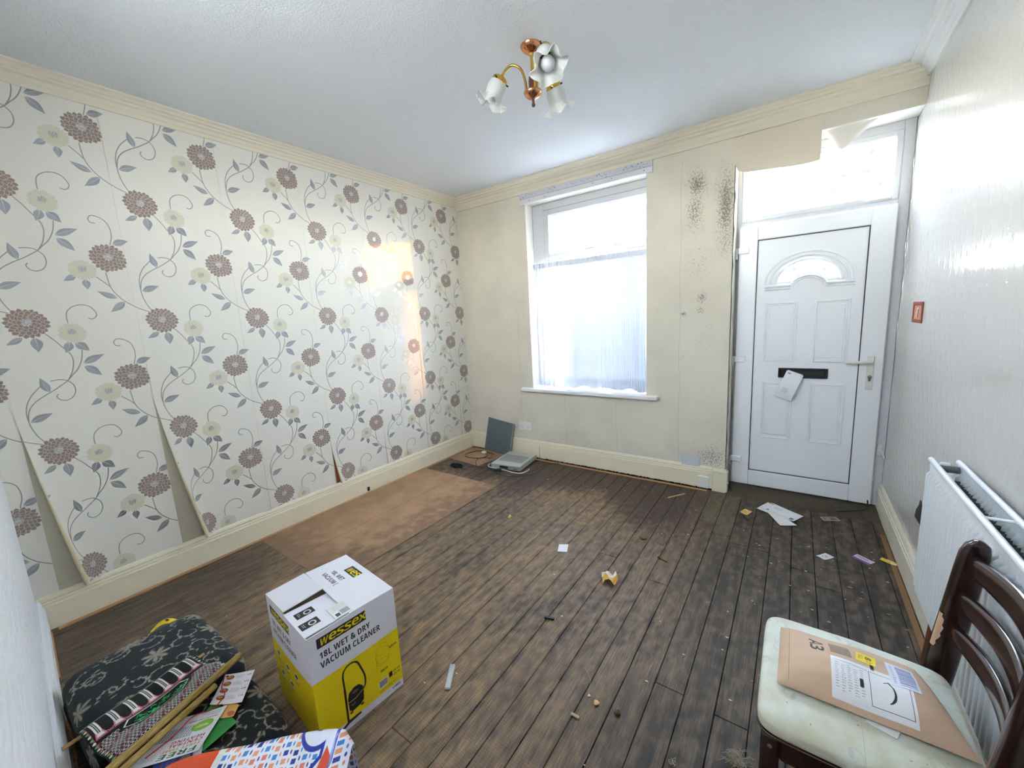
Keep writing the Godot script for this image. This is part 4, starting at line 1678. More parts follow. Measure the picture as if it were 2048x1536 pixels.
	part("red_badge", bxm(Vector3(0.09, 0.018, 0.1935), Vector3(0.125, 0.028, 0.195), 0.001), "red_badge", t)
	for p in [[-0.14, -0.16], [0.14, -0.16], [-0.14, 0.16], [0.14, 0.16]]:
		part("foot", bxm(Vector3(p[0] - 0.015, 0.0, p[1] - 0.015), Vector3(p[0] + 0.015, 0.009, p[1] + 0.015), 0.002), "black_plastic", t)
	var P3 := func(l: Array, y := 0.007) -> Array:
		var out := []
		for i in range(0, l.size(), 2):
			out.append(Vector3(l[i], y, l[i + 1]))
		return out
	var c1: Array = P3.call([0.433, 0.14, 0.36, 0.13, 0.25, 0.11, 0.19, 0.14, 0.155, 0.20, 0.139, 0.27, 0.18, 0.336, 0.272, 0.353, 0.366, 0.316, 0.4, 0.247, 0.378, 0.19, 0.33, 0.165])
	t = thing("black_cable", "black cable looped on the bare hardboard in the far corner, ending in a white plug", "cable", Vector3.ZERO)
	part("cord", tubem(curve(c1, 5), 0.0035, 8), "cable_black", t)
	part("plug", bxm(Vector3(0.285, 0.003, 0.145), Vector3(0.335, 0.03, 0.19), 0.008), "white_plastic", t)
	var c2: Array = P3.call([0.45, 0.20, 0.496, 0.281, 0.43, 0.275, 0.39, 0.30, 0.372, 0.344, 0.42, 0.439, 0.498, 0.512, 0.584, 0.541, 0.58, 0.492, 0.535, 0.44, 0.55, 0.42, 0.627, 0.495, 0.724, 0.55, 0.841, 0.585, 0.936, 0.594, 1.02, 0.565, 1.101, 0.492, 1.134, 0.409, 1.131, 0.275, 1.137, 0.147, 1.163, 0.11, 1.215, 0.075], 0.0075)
	for i in c2.size():
		c2[i].y += 0.003 * sin(i * 1.7) + 0.004
	solo("black_cable", tubem(curve(c2, 5), 0.003, 8), "cable_black", "long thin black cable winding past the front of the silver set-top box", "cable")
	var c3: Array = P3.call([0.60, 0.42, 0.612, 0.47, 0.66, 0.50, 0.74, 0.50, 0.85, 0.50, 0.95, 0.51, 1.03, 0.49, 1.05, 0.42, 1.04, 0.36], 0.02)
	solo("white_cable", tubem(curve(c3, 5), 0.0045, 8), "white_plastic", "white cable lying round the front of the silver set-top box", "cable")
	t = thing("plug_adapter", "small black plug adapter lying in front of the silver set-top box", "plug", Vector3(0.79, 0.003, 0.535), 0.5)
	part("body", bxm(Vector3(-0.03, 0.0, -0.025), Vector3(0.03, 0.03, 0.025), 0.008), "black_plastic", t)
	part("pins", bxm(Vector3(-0.02, 0.008, 0.024), Vector3(0.02, 0.014, 0.042), 0.002), "lock_metal", t)
	t = thing("cable_bundle", "small coil of black cable on the dark boards near the papered wall", "cable", Vector3(0.32, 0.003, 0.62), 0.1)
	g = G.new()
	for k in 3:
		var pts := []
		for j in 21:
			var a := TAU * j / 20
			pts.append(Vector3(cos(a) * (0.085 - 0.008 * k), 0.007 + 0.008 * k, sin(a) * (0.035 - 0.004 * k)))
		g.tube(pts, 0.005, 8, false)
	part("coil", g.done(), "cable_black", t)
	part("tie", bxm(Vector3(-0.01, 0.0, 0.015), Vector3(0.012, 0.032, 0.045), 0.006), "black_plastic", t)
	part("connector", bxm(Vector3(0.075, 0.0, 0.0), Vector3(0.1, 0.012, 0.014), 0.003), "lock_metal", t)
	solo("door_cable", tubem(curve([Vector3(3.40, 0.009, 0.02), Vector3(3.47, 0.014, -0.02), Vector3(3.545, 0.02, -0.06), Vector3(3.572, 0.03, -0.1), Vector3(3.578, 0.06, -0.155)], 5), 0.004, 8), "cable_black", "short black cable on the rotten threshold at the foot of the door's right side", "cable")


# ---------------------------------------------------------------- vacuum cleaner carton
func carton() -> void:
	var white := c8(232, 231, 238)
	var yellow := c8(246, 222, 8)
	var ink := c8(34, 32, 36)
	var r := RandomNumberGenerator.new()
	r.seed = 9
	var logo := func(cv: Cv, x: float, y: float, w: float, h: float, word: String) -> void:
		cv.poly(PackedVector2Array([Vector2(x, y), Vector2(x + w, y), Vector2(x + w, y + h), Vector2(x, y + h)]), ink)
		var step := w * 0.94 / word.length()
		for i in word.length():
			var ch := word[i].to_upper() if word[i] != "e" else "e"
			var sz := h * (0.66 if ch != "e" else 0.86)
			cv.text(ch, x + w * 0.05 + step * i, y + h * 0.84, sz, yellow, true, 0.0, step / sz * ({"W": 0.78, "e": 1.42, "S": 1.6, "X": 1.3}[ch] as float), 0.2)
	# broad printed side
	var w := 420.0
	var h := 552.0
	var cv := canvas(420, 552, white)
	cv.rect(0, 0.40 * h, w, 0.525 * h, yellow)
	logo.call(cv, 0.09 * w, 0.045 * h, 0.54 * w, 0.085 * h, "wessex")
	cv.text("18L WET & DRY", 0.10 * w, 0.225 * h, 29, ink, true, 0.0, 0.83)
	cv.text("VACUUM CLEANER", 0.10 * w, 0.305 * h, 29, ink, true, 0.0, 0.80)
	var hose := curve([Vector2(0.30, 0.90), Vector2(0.30, 0.62), Vector2(0.30, 0.49), Vector2(0.335, 0.44), Vector2(0.40, 0.425), Vector2(0.465, 0.45), Vector2(0.50, 0.52), Vector2(0.535, 0.62), Vector2(0.53, 0.70), Vector2(0.49, 0.74)], 6)
	for i in hose.size():
		hose[i] = Vector2(hose[i].x * w, hose[i].y * h)
	cv.line(hose, 8, ink)
	cv.line([Vector2(0.30 * w, 0.62 * h), Vector2(0.30 * w, 0.93 * h)], 10, ink)
	cv.poly(PackedVector2Array([Vector2(0.20 * w, 0.965 * h), Vector2(0.31 * w, 0.925 * h), Vector2(0.45 * w, 0.925 * h), Vector2(0.45 * w, 0.945 * h), Vector2(0.31 * w, 0.955 * h), Vector2(0.21 * w, 0.985 * h)]), ink)
	cv.poly(PackedVector2Array([Vector2(0.32 * w, 0.73 * h), Vector2(0.34 * w, 0.68 * h), Vector2(0.40 * w, 0.655 * h), Vector2(0.46 * w, 0.66 * h), Vector2(0.50 * w, 0.70 * h), Vector2(0.505 * w, 0.75 * h), Vector2(0.495 * w, 0.83 * h), Vector2(0.46 * w, 0.855 * h), Vector2(0.36 * w, 0.865 * h), Vector2(0.325 * w, 0.84 * h)]), ink)
	cv.line([Vector2(0.325 * w, 0.765 * h), Vector2(0.41 * w, 0.765 * h), Vector2(0.50 * w, 0.735 * h)], 4, c8(206, 180, 120))
	cv.ell(0.375 * w, 0.80 * h, 10, 8, c8(150, 130, 96))
	cv.ell(0.375 * w, 0.795 * h, 7, 6, ink)
	cv.ell(0.41 * w, 0.70 * h, 16, 8, c8(96, 92, 90))
	for q in [[0.345, 0.872], [0.475, 0.865]]:
		cv.ell(q[0] * w, q[1] * h, 8, 6, ink)
	var line_c := c8(178, 160, 30)
	for e in [[0.775, 0.50, 34, 30], [0.775, 0.555, 38, 44], [0.765, 0.615, 34, 16]]:
		var pts := []
		for k in 25:
			pts.append(Vector2(e[0] * w + e[2] * cos(TAU * k / 24), e[1] * h + e[3] * sin(TAU * k / 24)))
		cv.line(pts, 1.3, line_c)
	cv.line([Vector2(0.69 * w, 0.66 * h), Vector2(0.69 * w, 0.54 * h)], 1.3, line_c)
	cv.text("43cm", 0.865 * w, 0.545 * h, 12, ink, true)
	cv.text("34cm", 0.725 * w, 0.715 * h, 12, ink, true)
	cv.rect(0.69 * w, 0.79 * h, 0.115 * w, 0.08 * h, white)
	cv.bars(0.70 * w, 0.798 * h, 0.10 * w, 0.062 * h, true, ink, r)
	cv.rect(0.825 * w, 0.775 * h, 0.045 * w, 0.05 * h, ink)
	for k in 4:
		cv.text("CE", (0.885 + 0.05 * (k % 2)) * w, (0.80 + 0.035 * (k / 2)) * h, 10, ink, true)
	cv.lines(0.69 * w, 0.885 * h, 0.27 * w, 3, 5, 1.4, c8(120, 110, 30), r)
	cv.text("11862", 0.85 * w, 0.965 * h, 12, ink, true)
	tmat("carton_front", cv.tex(), 0.5)
	# narrower printed side
	w = 484.0
	cv = canvas(484, 552, white)
	cv.rect(0, 0.42 * h, w, 0.58 * h, yellow)
	logo.call(cv, 0.08 * w, 0.07 * h, 0.5 * w, 0.08 * h, "wessex")
	cv.text("18L WET & DRY", 0.09 * w, 0.25 * h, 28, ink, true, 0.0, 0.88)
	cv.text("VACUUM CLEANER", 0.09 * w, 0.33 * h, 28, ink, true, 0.0, 0.85)
	for q in [[0.16, 0.52], [0.40, 0.54], [0.62, 0.52], [0.45, 0.68], [0.2, 0.7]]:
		cv.ell(q[0] * w, q[1] * h, 24, 22, c8(240, 236, 214))
		cv.ell(q[0] * w, q[1] * h, 14, 12, ink)
		cv.lines(q[0] * w - 24, q[1] * h + 30, 50, 3, 6, 2, ink, r)
	tmat("carton_side", cv.tex(), 0.5)
	# top flap
	cv = canvas(480, 210, white)
	logo.call(cv, 140, 30, 105, 48, "wes")
	cv.text("18L WET", 100, 128, 22, ink, true, 0.0, 0.98)
	cv.text("VACUUM (", 84, 166, 22, ink, true, 0.0, 0.98)
	tmat("carton_flap_print", cv.tex(), 0.5)
	cv = canvas(240, 208, white)
	for q in [[44, 96], [140, 112]]:
		cv.rect(q[0], q[1], 52, 84, ink)
		cv.ell(q[0] + 28, q[1] + 30, 18, 18, c8(220, 220, 220))
		cv.ell(q[0] + 28, q[1] + 30, 11, 11, ink)
		cv.lines(q[0] + 10, q[1] + 62, 32, 2, 7, 3, c8(220, 220, 220), r)
	tmat("carton_icons", cv.tex(), 0.5)
	cv = canvas(128, 96, c8(226, 225, 224))
	cv.rect(6, 6, 116, 40, c8(236, 236, 236))
	cv.bars(10, 10, 60, 34, true, c8(70, 74, 96), r)
	cv.rect(80, 10, 30, 22, c8(44, 52, 92))
	cv.lines(8, 56, 110, 4, 9, 2, c8(190, 186, 176), r)
	tmat("carton_tape_label", cv.tex(), 0.35)

	var t := thing("cardboard_box", "white and yellow cardboard vacuum cleaner box on the floorboards beside the dark cushions", "cardboard box", Vector3(1.639, 0.0, 2.733), -0.1)
	var X := 0.1925
	var Z := 0.167
	var H := 0.44
	var side := func(called: String, m: String, a: Vector3, b: Vector3) -> void:
		# panel from a to b along its foot, slightly bowed outwards
		var n: Vector3 = (b - a).cross(Vector3.UP).normalized()
		var rows := []
		for i in 9:
			var row := []
			for j in 9:
				var bow := 0.004 * sin(PI * i / 8.0) * sin(PI * j / 8.0)
				row.append(a.lerp(b, j / 8.0) + Vector3(0, H * (1.0 - i / 8.0), 0) + n * bow)
			rows.append(row)
		var g := G.new()
		g.sheet(rows, 0.004)
		part(called, g.done(), m, t)
	side.call("printed_side", "carton_front", Vector3(X, 0, Z), Vector3(X, 0, -Z))
	side.call("printed_side", "carton_side", Vector3(-X, 0, Z), Vector3(X, 0, Z))
	side.call("printed_side", "carton_front", Vector3(-X, 0, -Z), Vector3(-X, 0, Z))
	side.call("printed_side", "carton_side", Vector3(X, 0, -Z), Vector3(-X, 0, -Z))
	part("base", bxm(Vector3(-X + 0.004, 0.001, -Z + 0.004), Vector3(X - 0.004, 0.006, Z - 0.004), 0.001), "carton_white", t)
	part("inner_flap", bxm(Vector3(-X + 0.004, H - 0.012, -Z + 0.004), Vector3(X - 0.004, H - 0.008, Z - 0.004), 0.001), "carton_inside", t)
	var flap := func(called: String, m: String, x0: float, x1: float, z0: float, z1: float, ys: Array) -> void:
		var rows := []
		for i in 7:
			var row := []
			for j in 9:
				var u := j / 8.0
				var v := i / 6.0
				var y := lerpf(lerpf(ys[0], ys[1], u), lerpf(ys[2], ys[3], u), v)
				row.append(Vector3(lerpf(x0, x1, u), H + y + 0.0015 * sin(PI * u) * sin(PI * v), lerpf(z0, z1, v)))
			rows.append(row)
		var g := G.new()
		g.sheet(rows, 0.004)
		part(called, g.done(), m, t)
	flap.call("top_flap", "carton_flap_print", -X, X, -Z, 0.013, [0.0, 0.0, 0.006, 0.003])
	flap.call("top_flap", "carton_white", -X, -0.005, 0.018, Z, [0.008, 0.022, 0.0, 0.012])
	flap.call("top_flap", "carton_icons", -0.001, X - 0.008, 0.010, Z + 0.002, [-0.004, 0.001, 0.002, 0.006])
	part("tape_label", bxm(Vector3(0.105, H + 0.0035, -0.005), Vector3(0.185, H + 0.005, 0.06), 0.0), "carton_tape_label", t)


# rounded pillow-like block: e small is boxy
func pillow(h: Vector3, e1 := 0.3, e2 := 0.22, puff := 0.0) -> G:
	var pw := func(x: float, e: float) -> float: return signf(x) * pow(absf(x), e)
	var rows := []
	var uvs := []
	for i in 25:
		var la := -PI / 2 + PI * i / 24.0
		var row := []
		var uvr := []
		for j in 61:
			var lo := TAU * j / 60.0
			var p := Vector3(h.x * pw.call(cos(la), e1) * pw.call(sin(lo), e2), h.y * pw.call(sin(la), e1), h.z * pw.call(cos(la), e1) * pw.call(cos(lo), e2))
			p.y += puff * (1.0 - pow(absf(p.x / h.x), 2.5)) * (1.0 - pow(absf(p.z / h.z), 2.5)) * signf(sin(la))
			row.append(p)
			uvr.append(Vector2((p.x + (h.y - p.y) * signf(p.x) * 0.8 * smooth(0.9, 1.0, absf(p.x) / h.x)) / 0.62 + 0.5, (p.z + (h.y - p.y) * signf(p.z) * 0.8 * smooth(0.9, 1.0, absf(p.z) / h.z)) / 0.62 + 0.5))
		rows.append(row)
		uvs.append(uvr)
	var g := G.new()
	g.grid(rows, true, Vector2.ZERO, Vector2.ONE, true, uvs)
	return g


# sheet of paper between four corners [x, z] in print order (top left, top right, bottom right, bottom left)
func paper(q: Array, y: float, curl := 0.003, thick := 0.0006, slope := Vector2.ZERO) -> ArrayMesh:
	var a := Vector3(q[0], 0, q[1])
	var b := Vector3(q[2], 0, q[3])
	var d := Vector3(q[4], 0, q[5])
	var e := Vector3(q[6], 0, q[7])
	var rows := []
	for i in 9:
		var v := i / 8.0
		var row := []
		for j in 9:
			var u := j / 8.0
			var p := a.lerp(b, u).lerp(e.lerp(d, u), v)
			p.y = y + curl * (pow(absf(u - 0.5) * 2.0, 2.0) * (0.6 + 0.4 * v) + 0.3 * sin(v * 4.0 + u)) + slope.x * u + slope.y * v
			row.append(p)
		rows.append(row)
	var g := G.new()
	var n := (rows[1][0] - rows[0][0]).cross(rows[0][1] - rows[0][0]) as Vector3
	g.sheet(rows, thick, Vector2.ZERO, Vector2.ONE, n.y < 0)
	return g.done()


# ---------------------------------------------------------------- cushions and what lies on them
func cushions() -> void:
	var r := RandomNumberGenerator.new()
	r.seed = 71
	var cv := canvas(512, 512, c8(20, 30, 34))
	var taupe := c8(158, 148, 132)
	var dim := c8(104, 102, 94)
	for k in 34:
		var c := Vector2(r.randf_range(20, 492), r.randf_range(20, 492))
		var a0 := r.randf() * TAU
		var s := r.randf_range(26, 46)
		var hand := 1.0 if r.randf() < 0.5 else -1.0
		var pts := []
		for i in 26:
			var t := i / 25.0
			pts.append(c + Vector2.from_angle(a0 + hand * t * 5.2) * s * (1.0 - 0.72 * t))
		cv.line(pts, 4.5, dim)
		cv.line(pts.slice(2, 22), 2.6, taupe)
		for i in 6:
			var p: Vector2 = pts[i * 3]
			cv.ell(p.x, p.y, 7, 3.0, taupe, a0 + i)
	for k in 9:
		var c := Vector2(60 + 190 * (k % 3) + r.randf_range(-30, 30), 60 + 190 * (k / 3) + r.randf_range(-30, 30))
		var a0 := r.randf() * TAU
		for i in 7:
			var a := a0 + TAU * i / 7
			var p := c + Vector2.from_angle(a) * 22
			cv.ell(p.x, p.y, 17, 8, dim, a)
			cv.ell(p.x, p.y, 14, 5, taupe, a)
		cv.ell(c.x, c.y, 9, 9, c8(150, 142, 128))
	for k in 60:
		cv.ell(r.randf_range(6, 506), r.randf_range(6, 506), r.randf_range(5, 10), r.randf_range(2, 4), taupe if k % 2 else dim, r.randf() * PI)
	var im := cv.pix()
	for i in 60000:
		var x := r.randi_range(0, 511)
		var y := r.randi_range(0, 511)
		var o := im.get_pixel((x + r.randi_range(0, 3)) % 512, (y + r.randi_range(0, 3)) % 512)
		im.set_pixel(x, y, o.lightened(0.05) if i % 2 else o.darkened(0.2))
	var m := tmat("chenille", ImageTexture.create_from_image(im), 0.95)
	m.rim_enabled = true
	m.rim = 0.12
	m.rim_tint = 0.4
	bump(m, noise_tex(256, 0.06, 55, false, 3), 0.15)
	var t := thing("seat_cushion", "large dark green scroll-patterned cushion against the back wall, under the wall hanging", "cushion", Vector3(1.115, 0.0, 3.185), 0.03, "dark patterned cushions on the floor")
	part("cover", pillow(Vector3(0.275, 0.10, 0.225), 0.42, 0.22, 0.014).done(), m, t, Transform3D(Basis(), Vector3(0, 0.114, 0)))
	var pts := []
	for j in 61:
		var lo := TAU * j / 60.0
		pts.append(Vector3(0.274 * signf(sin(lo)) * pow(absf(sin(lo)), 0.22), 0.105, 0.224 * signf(cos(lo)) * pow(absf(cos(lo)), 0.22)))
	part("piping", tubem(pts, 0.005, 6), "cable_black", t)
	t = thing("seat_cushion", "dark green flower-patterned cushion lying between the box and the printed plastic packet", "cushion", Vector3(1.595, 0.0, 3.20), -0.02, "dark patterned cushions on the floor")
	part("cover", pillow(Vector3(0.185, 0.085, 0.225), 0.42, 0.25, 0.01).done(), m, t, Transform3D(Basis(), Vector3(0, 0.095, 0)))
	pts = []
	for j in 61:
		var lo := TAU * j / 60.0
		pts.append(Vector3(0.184 * signf(sin(lo)) * pow(absf(sin(lo)), 0.25), 0.095, 0.224 * signf(cos(lo)) * pow(absf(cos(lo)), 0.25)))
	part("piping", tubem(pts, 0.005, 6), "cable_black", t)

	# embroidered black hanging with bamboo rods
	cv = canvas(560, 440, c8(18, 16, 20))
	var green := c8(72, 176, 112)
	var pale := c8(206, 224, 206)
	var pink := c8(206, 120, 130)
	var wht := c8(226, 222, 216)
	cv.rect(26, 8, 508, 5, green)
	cv.rect(26, 16, 508, 3, pale)
	for k in 7:
		var x := 36.0 + 77.0 * k
		cv.rect(x, 24, 9, 112, wht)
		cv.rect(x + 12, 24, 5, 112, c8(170, 176, 168))
		cv.rect(x + 20, 24, 9, 112, wht)
		cv.poly(PackedVector2Array([Vector2(x - 10, 164), Vector2(x - 3, 134), Vector2(x + 32, 134), Vector2(x + 39, 164)]), pink)
		cv.poly(PackedVector2Array([Vector2(x - 2, 156), Vector2(x + 3, 136), Vector2(x + 26, 136), Vector2(x + 31, 156)]), wht)
		if k < 6:
			var a := []
			for i in 13:
				a.append(Vector2(x + 53 + 24 * cos(PI * i / 12.0), 130 + 28 * sin(PI * i / 12.0) + 4 * absf(sin(i * 1.57))))
			cv.line(a, 5, pink)
	cv.rect(26, 166, 508, 3, pink)
	for s in [-1.0, 1.0]:
		for k in 16:
			var y := 20.0 + k * 26
			cv.ell(280 + s * 266, y, 9, 6, green if k % 2 else pale, s * 0.6)
			cv.ell(280 + s * 262, y + 10, 5, 5, c8(204, 60, 76))
	# cartouche with green lettering strokes
	var car := PackedVector2Array([Vector2(150, 176), Vector2(410, 176), Vector2(440, 210), Vector2(380, 274), Vector2(180, 274), Vector2(120, 210)])
	cv.poly(car, pale)
	for i in 6:
		car[i] = Vector2(280, 225) + (car[i] - Vector2(280, 225)) * Vector2(0.95, 0.9)
	cv.poly(car, c8(14, 20, 18))
	for k in 26:
		var x := r.randf_range(160, 390)
		var y := r.randf_range(194, 256)
		var l := []
		for i in 7:
			l.append(Vector2(x + i * 4.5, y + 9 * sin(i * r.randf_range(0.6, 1.1) + k)))
		cv.line(l, 4.2, c8(40, 200, 96))
		if k % 2:
			cv.line([Vector2(x, y - 12), Vector2(x + 3, y + 8)], 4.0, c8(40, 190, 90))
	# lace work
	for k in 30:
		for i in 12:
			var c := Vector2(30 + k * 17.5 + (i % 2) * 8, 200 + i * 21)
			if c.y < 292 and absf(c.x - 280) < 180 - maxf(0.0, c.y - 214.0) * 0.9:
				continue
			var ring := []
			for j in 9:
				ring.append(c + Vector2.from_angle(TAU * j / 8) * 8)
			cv.line(ring, 3.0, wht if (k + i) % 5 else pink)
	m = tmat("embroidery", cv.tex(), 0.9)
	bump(m, noise_tex(256, 0.1, 21, false, 2), 0.08)
	t = thing("wall_hanging", "black embroidered cloth hanging with bamboo rods lying across the large dark cushion", "wall hanging", Vector3(0, 0, 0))
	var rows := []
	for i in 17:
		var v := i / 16.0
		var row := []
		for j in 21:
			var u := j / 20.0
			var a := Vector3(1.288, 0, 3.412).lerp(Vector3(1.236, 0, 3.098), u)
			var b := Vector3(1.548, 0, 3.372).lerp(Vector3(1.436, 0, 3.032), u)
			var p := a.lerp(b, v)
			p.y = 0.232 + 0.010 * sin(v * 9.0 + u * 0.8) + 0.004 * sin(u * 9.0) + 0.012 * v
			row.append(p)
		rows.append(row)
	var g := G.new()
	g.sheet(rows, 0.002)
	part("cloth", g.done(), m, t)
	for q in [[Vector3(1.441, 0.264, 2.998), Vector3(1.585, 0.262, 3.425), 0.0115], [Vector3(1.498, 0.250, 3.10), Vector3(1.592, 0.250, 3.37), 0.0105], [Vector3(1.252, 0.223, 3.06), Vector3(1.315, 0.228, 3.448), 0.006]]:
		var line := []
		var rad := []
		for i in 25:
			var f := i / 24.0
			line.append(q[0].lerp(q[1], f))
			rad.append(q[2] * (1.12 if i % 6 == 3 else 1.0))
		part("bamboo_rod", tubem(line, rad, 12), "bamboo", t)
	var cord := []
	for p in [[1.449, 0.252, 3.045], [1.505, 0.236, 3.085], [1.54, 0.229, 3.09], [1.565, 0.227, 3.133], [1.54, 0.227, 3.18], [1.565, 0.226, 3.24], [1.59, 0.238, 3.31]]:
		cord.append(Vector3(p[0], p[1], p[2]))
	part("red_cord", tubem(curve(cord, 5), 0.0018, 6), "red_thread", t)

	# printed papers
	cv = canvas(256, 320, c8(240, 240, 243))
	for k in 4:
		var y := 34.0 + k * 70
		cv.ell(58, y + 12, 34, 24, c8(176, 70, 40))
		cv.ell(54, y + 6, 20, 10, c8(222, 150, 70))
		cv.ell(68, y + 16, 12, 8, c8(110, 130, 60))
		cv.lines(108, y - 4, 80, 5, 8, 2, c8(120, 120, 126), r)
		cv.text(["4.99", "5.49", "6.99", "3.99"][k], 200, y + 14, 15, c8(200, 50, 60), true)
	cv.ell(22, 24, 12, 12, c8(40, 50, 70))
	tmat("menu_print", cv.tex(), 0.4)
	solo("menu_leaflet", paper([1.431, 3.049, 1.502, 2.979, 1.610, 3.064, 1.523, 3.130], 0.214, 0.003), "menu_print", "white takeaway menu leaflet with a row of small food pictures beside the bamboo rods", "leaflet", Transform3D(), "papers on the dark cushions")
	cv = canvas(320, 440, c8(238, 238, 242))
	cv.text("FREE", 22, 66, 46, c8(30, 120, 62), true, 0.0, 1.25)
	cv.text("FIRST TIME", 24, 104, 26, c8(196, 160, 60), true, 0.0, 0.95)
	cv.text("CENTRAL", 24, 142, 28, c8(176, 44, 72), true)
	cv.text("HEATING", 24, 178, 28, c8(176, 44, 72), true)
	cv.lines(220, 40, 80, 5, 12, 2.4, c8(130, 130, 140), r)
	for k in 12:
		cv.rect(120 + k * 15, 206, 8, 110, c8(150, 160, 172))
	cv.rect(116, 200, 184, 8, c8(170, 178, 190))
	cv.ell(82, 282, 56, 56, c8(122, 184, 50))
	cv.ell(82, 282, 48, 48, c8(140, 200, 60))
	cv.rect(48, 268, 68, 10, c8(226, 240, 190))
	cv.rect(56, 284, 52, 8, c8(226, 240, 190))
	cv.text("INSTALLED FREE", 24, 362, 15, c8(150, 50, 80), true)
	cv.lines(24, 378, 120, 4, 11, 2.4, c8(90, 90, 110), r)
	tmat("heating_print", cv.tex(), 0.4)
	solo("heating_leaflet", paper([1.673, 3.207, 1.561, 3.353, 1.479, 3.220, 1.578, 3.096], 0.2125, 0.003), "heating_print", "white leaflet with green FREE lettering and a round lime badge under the bamboo rods", "leaflet", Transform3D(), "papers on the dark cushions")
	cv = canvas(256, 320, c8(62, 70, 150))
	cv.rect(0, 0, 256, 60, c8(206, 208, 220))
	cv.ell(170, 110, 60, 40, c8(150, 140, 130))
	cv.lines(20, 180, 200, 8, 12, 2.4, c8(180, 186, 220), r)
	tmat("brochure_print", cv.tex(), 0.4)
	solo("blue_brochure", paper([1.617, 3.172, 1.735, 3.229, 1.652, 3.340, 1.543, 3.250], 0.2075, 0.002), "brochure_print", "blue printed brochure under the heating leaflet", "leaflet", Transform3D(), "papers on the dark cushions")
	solo("green_card", paper([1.504, 3.109, 1.665, 3.101, 1.679, 3.200, 1.561, 3.191], 0.2045, 0.002), "green_card", "plain bright green card at the right of the pile of papers", "card", Transform3D(), "papers on the dark cushions")
	cv = canvas(96, 96, c8(232, 178, 92))
	cv.ell(66, 70, 26, 18, c8(196, 96, 60))
	cv.rect(6, 8, 40, 8, c8(246, 222, 160))
	tmat("orange_print", cv.tex(), 0.4)
	solo("orange_leaflet", paper([1.543, 3.092, 1.607, 3.072, 1.637, 3.100, 1.606, 3.128], 0.2095, 0.002), "orange_print", "small orange leaflet sticking out between the menu and the green card", "leaflet", Transform3D(), "papers on the dark cushions")
	g = G.new()
	rows = []
	for i in 9:
		var v := i / 8.0
		var c := Vector3(0.535, 0.012 + 0.035 * sin(v * PI), 3.09).lerp(Vector3(0.585, 0.012 + 0.035 * sin(v * PI), 2.985), v)
		rows.append([c + Vector3(-0.018, 0, -0.008), c + Vector3(0.0, 0.006, 0.0), c + Vector3(0.018, 0, 0.008)])
	g.sheet(rows, 0.002)
	t = thing("yellow_strap", "bright yellow plastic strap lying on the boards behind the large dark cushion", "strap")
	part("band", g.done(), "yellow_plastic", t)
	part("dark_print", bxm(Vector3(-0.012, 0.0, -0.006), Vector3(0.012, 0.001, 0.006), 0.0), "dark_hole", t, Transform3D(Basis(Vector3.UP, 0.4), Vector3(0.565, 0.0525, 3.03)))

	# plastic-wrapped packet with a printed pattern and an orange end
	cv = canvas(512, 384, c8(238, 240, 248))
	var cols := [c8(226, 134, 110), c8(70, 140, 214), c8(54, 62, 150), c8(232, 160, 120)]
	for x in 26:
		for y in 24:
			if x % 2 == 0:
				cv.rect(x * 20.0 + 2, y * 16.0 + 3 + (x % 4) * 2, 17, 10, cols[(x * 3 + y * 5 + (x * y) % 3) % 4])
			else:
				cv.ell(x * 20.0 + 10, y * 16.0 + 8, 3, 4.5, cols[(x + y) % 3])
	var blue := c8(40, 62, 170)
	for pass_ in 2:
		var col: Color = blue if pass_ == 0 else c8(226, 232, 244)
		var gw := 52.0 if pass_ == 0 else 30.0
		var ring := []
		for k in 25:
			ring.append(Vector2(360 + 52 * cos(TAU * k / 24), 110 + 42 * sin(TAU * k / 24)))
		cv.line(ring, gw, col)
		cv.line([Vector2(412, 90), Vector2(412, 200), Vector2(330, 260)], gw, col)
		cv.line([Vector2(300, 330), Vector2(330, 250), Vector2(420, 300), Vector2(400, 380)], gw, col)
	cv.poly(PackedVector2Array([Vector2(390, 210), Vector2(408, 170), Vector2(430, 196), Vector2(424, 236), Vector2(400, 240)]), c8(222, 84, 60))
	tmat("packet_print", cv.tex(), 0.22)
	t = thing("plastic_packet", "plastic packet printed with orange and blue blocks, with a bright orange end", "packet", Vector3(2.055, 0.0, 3.215), PI / 4)
	var station := func(x: float) -> Array:
		var e: float = x / 0.24
		var k := pow(clampf(1.0 - pow(absf(e), 9.0), 0.0, 1.0), 0.4)
		var row := []
		for j in 49:
			var a := TAU * j / 48.0
			var cr := 0.006 * sin(a * 9.0 + x * 60.0) * (1.0 - k * 0.8)
			var y := signf(sin(a)) * pow(absf(sin(a)), 0.3)
			var z := signf(cos(a)) * pow(absf(cos(a)), 0.4)
			row.append(Vector3(x, 0.203 + (0.197 * y + cr + 0.002 * sin(a * 5.0 + x * 30.0)) * lerpf(0.72, 1.0, k), (0.12 * z + cr) * lerpf(0.85, 1.0, k)))
		return row
	var seg := func(called: String, m_: String, x0: float, x1: float, n: int) -> void:
		var rr := []
		for i in n + 1:
			rr.append(station.call(lerpf(x0, x1, i / float(n))))
		var gg := G.new()
		gg.grid(rr, true, Vector2.ZERO, Vector2.ONE, true)
		var uu := PackedVector2Array()
		for p in gg.v:
			uu.append(Vector2((p.x + 0.07) / 0.33, (p.z - p.y + 0.2) / 0.5 + 0.92))
		gg.uv = uu
		part(called, gg.done(), m_, t)
	seg.call("orange_wrap", "orange_plastic", -0.24, -0.085, 9)
	seg.call("white_band", "white_plastic", -0.087, -0.068, 2)
	seg.call("printed_wrap", "packet_print", -0.07, 0.24, 14)


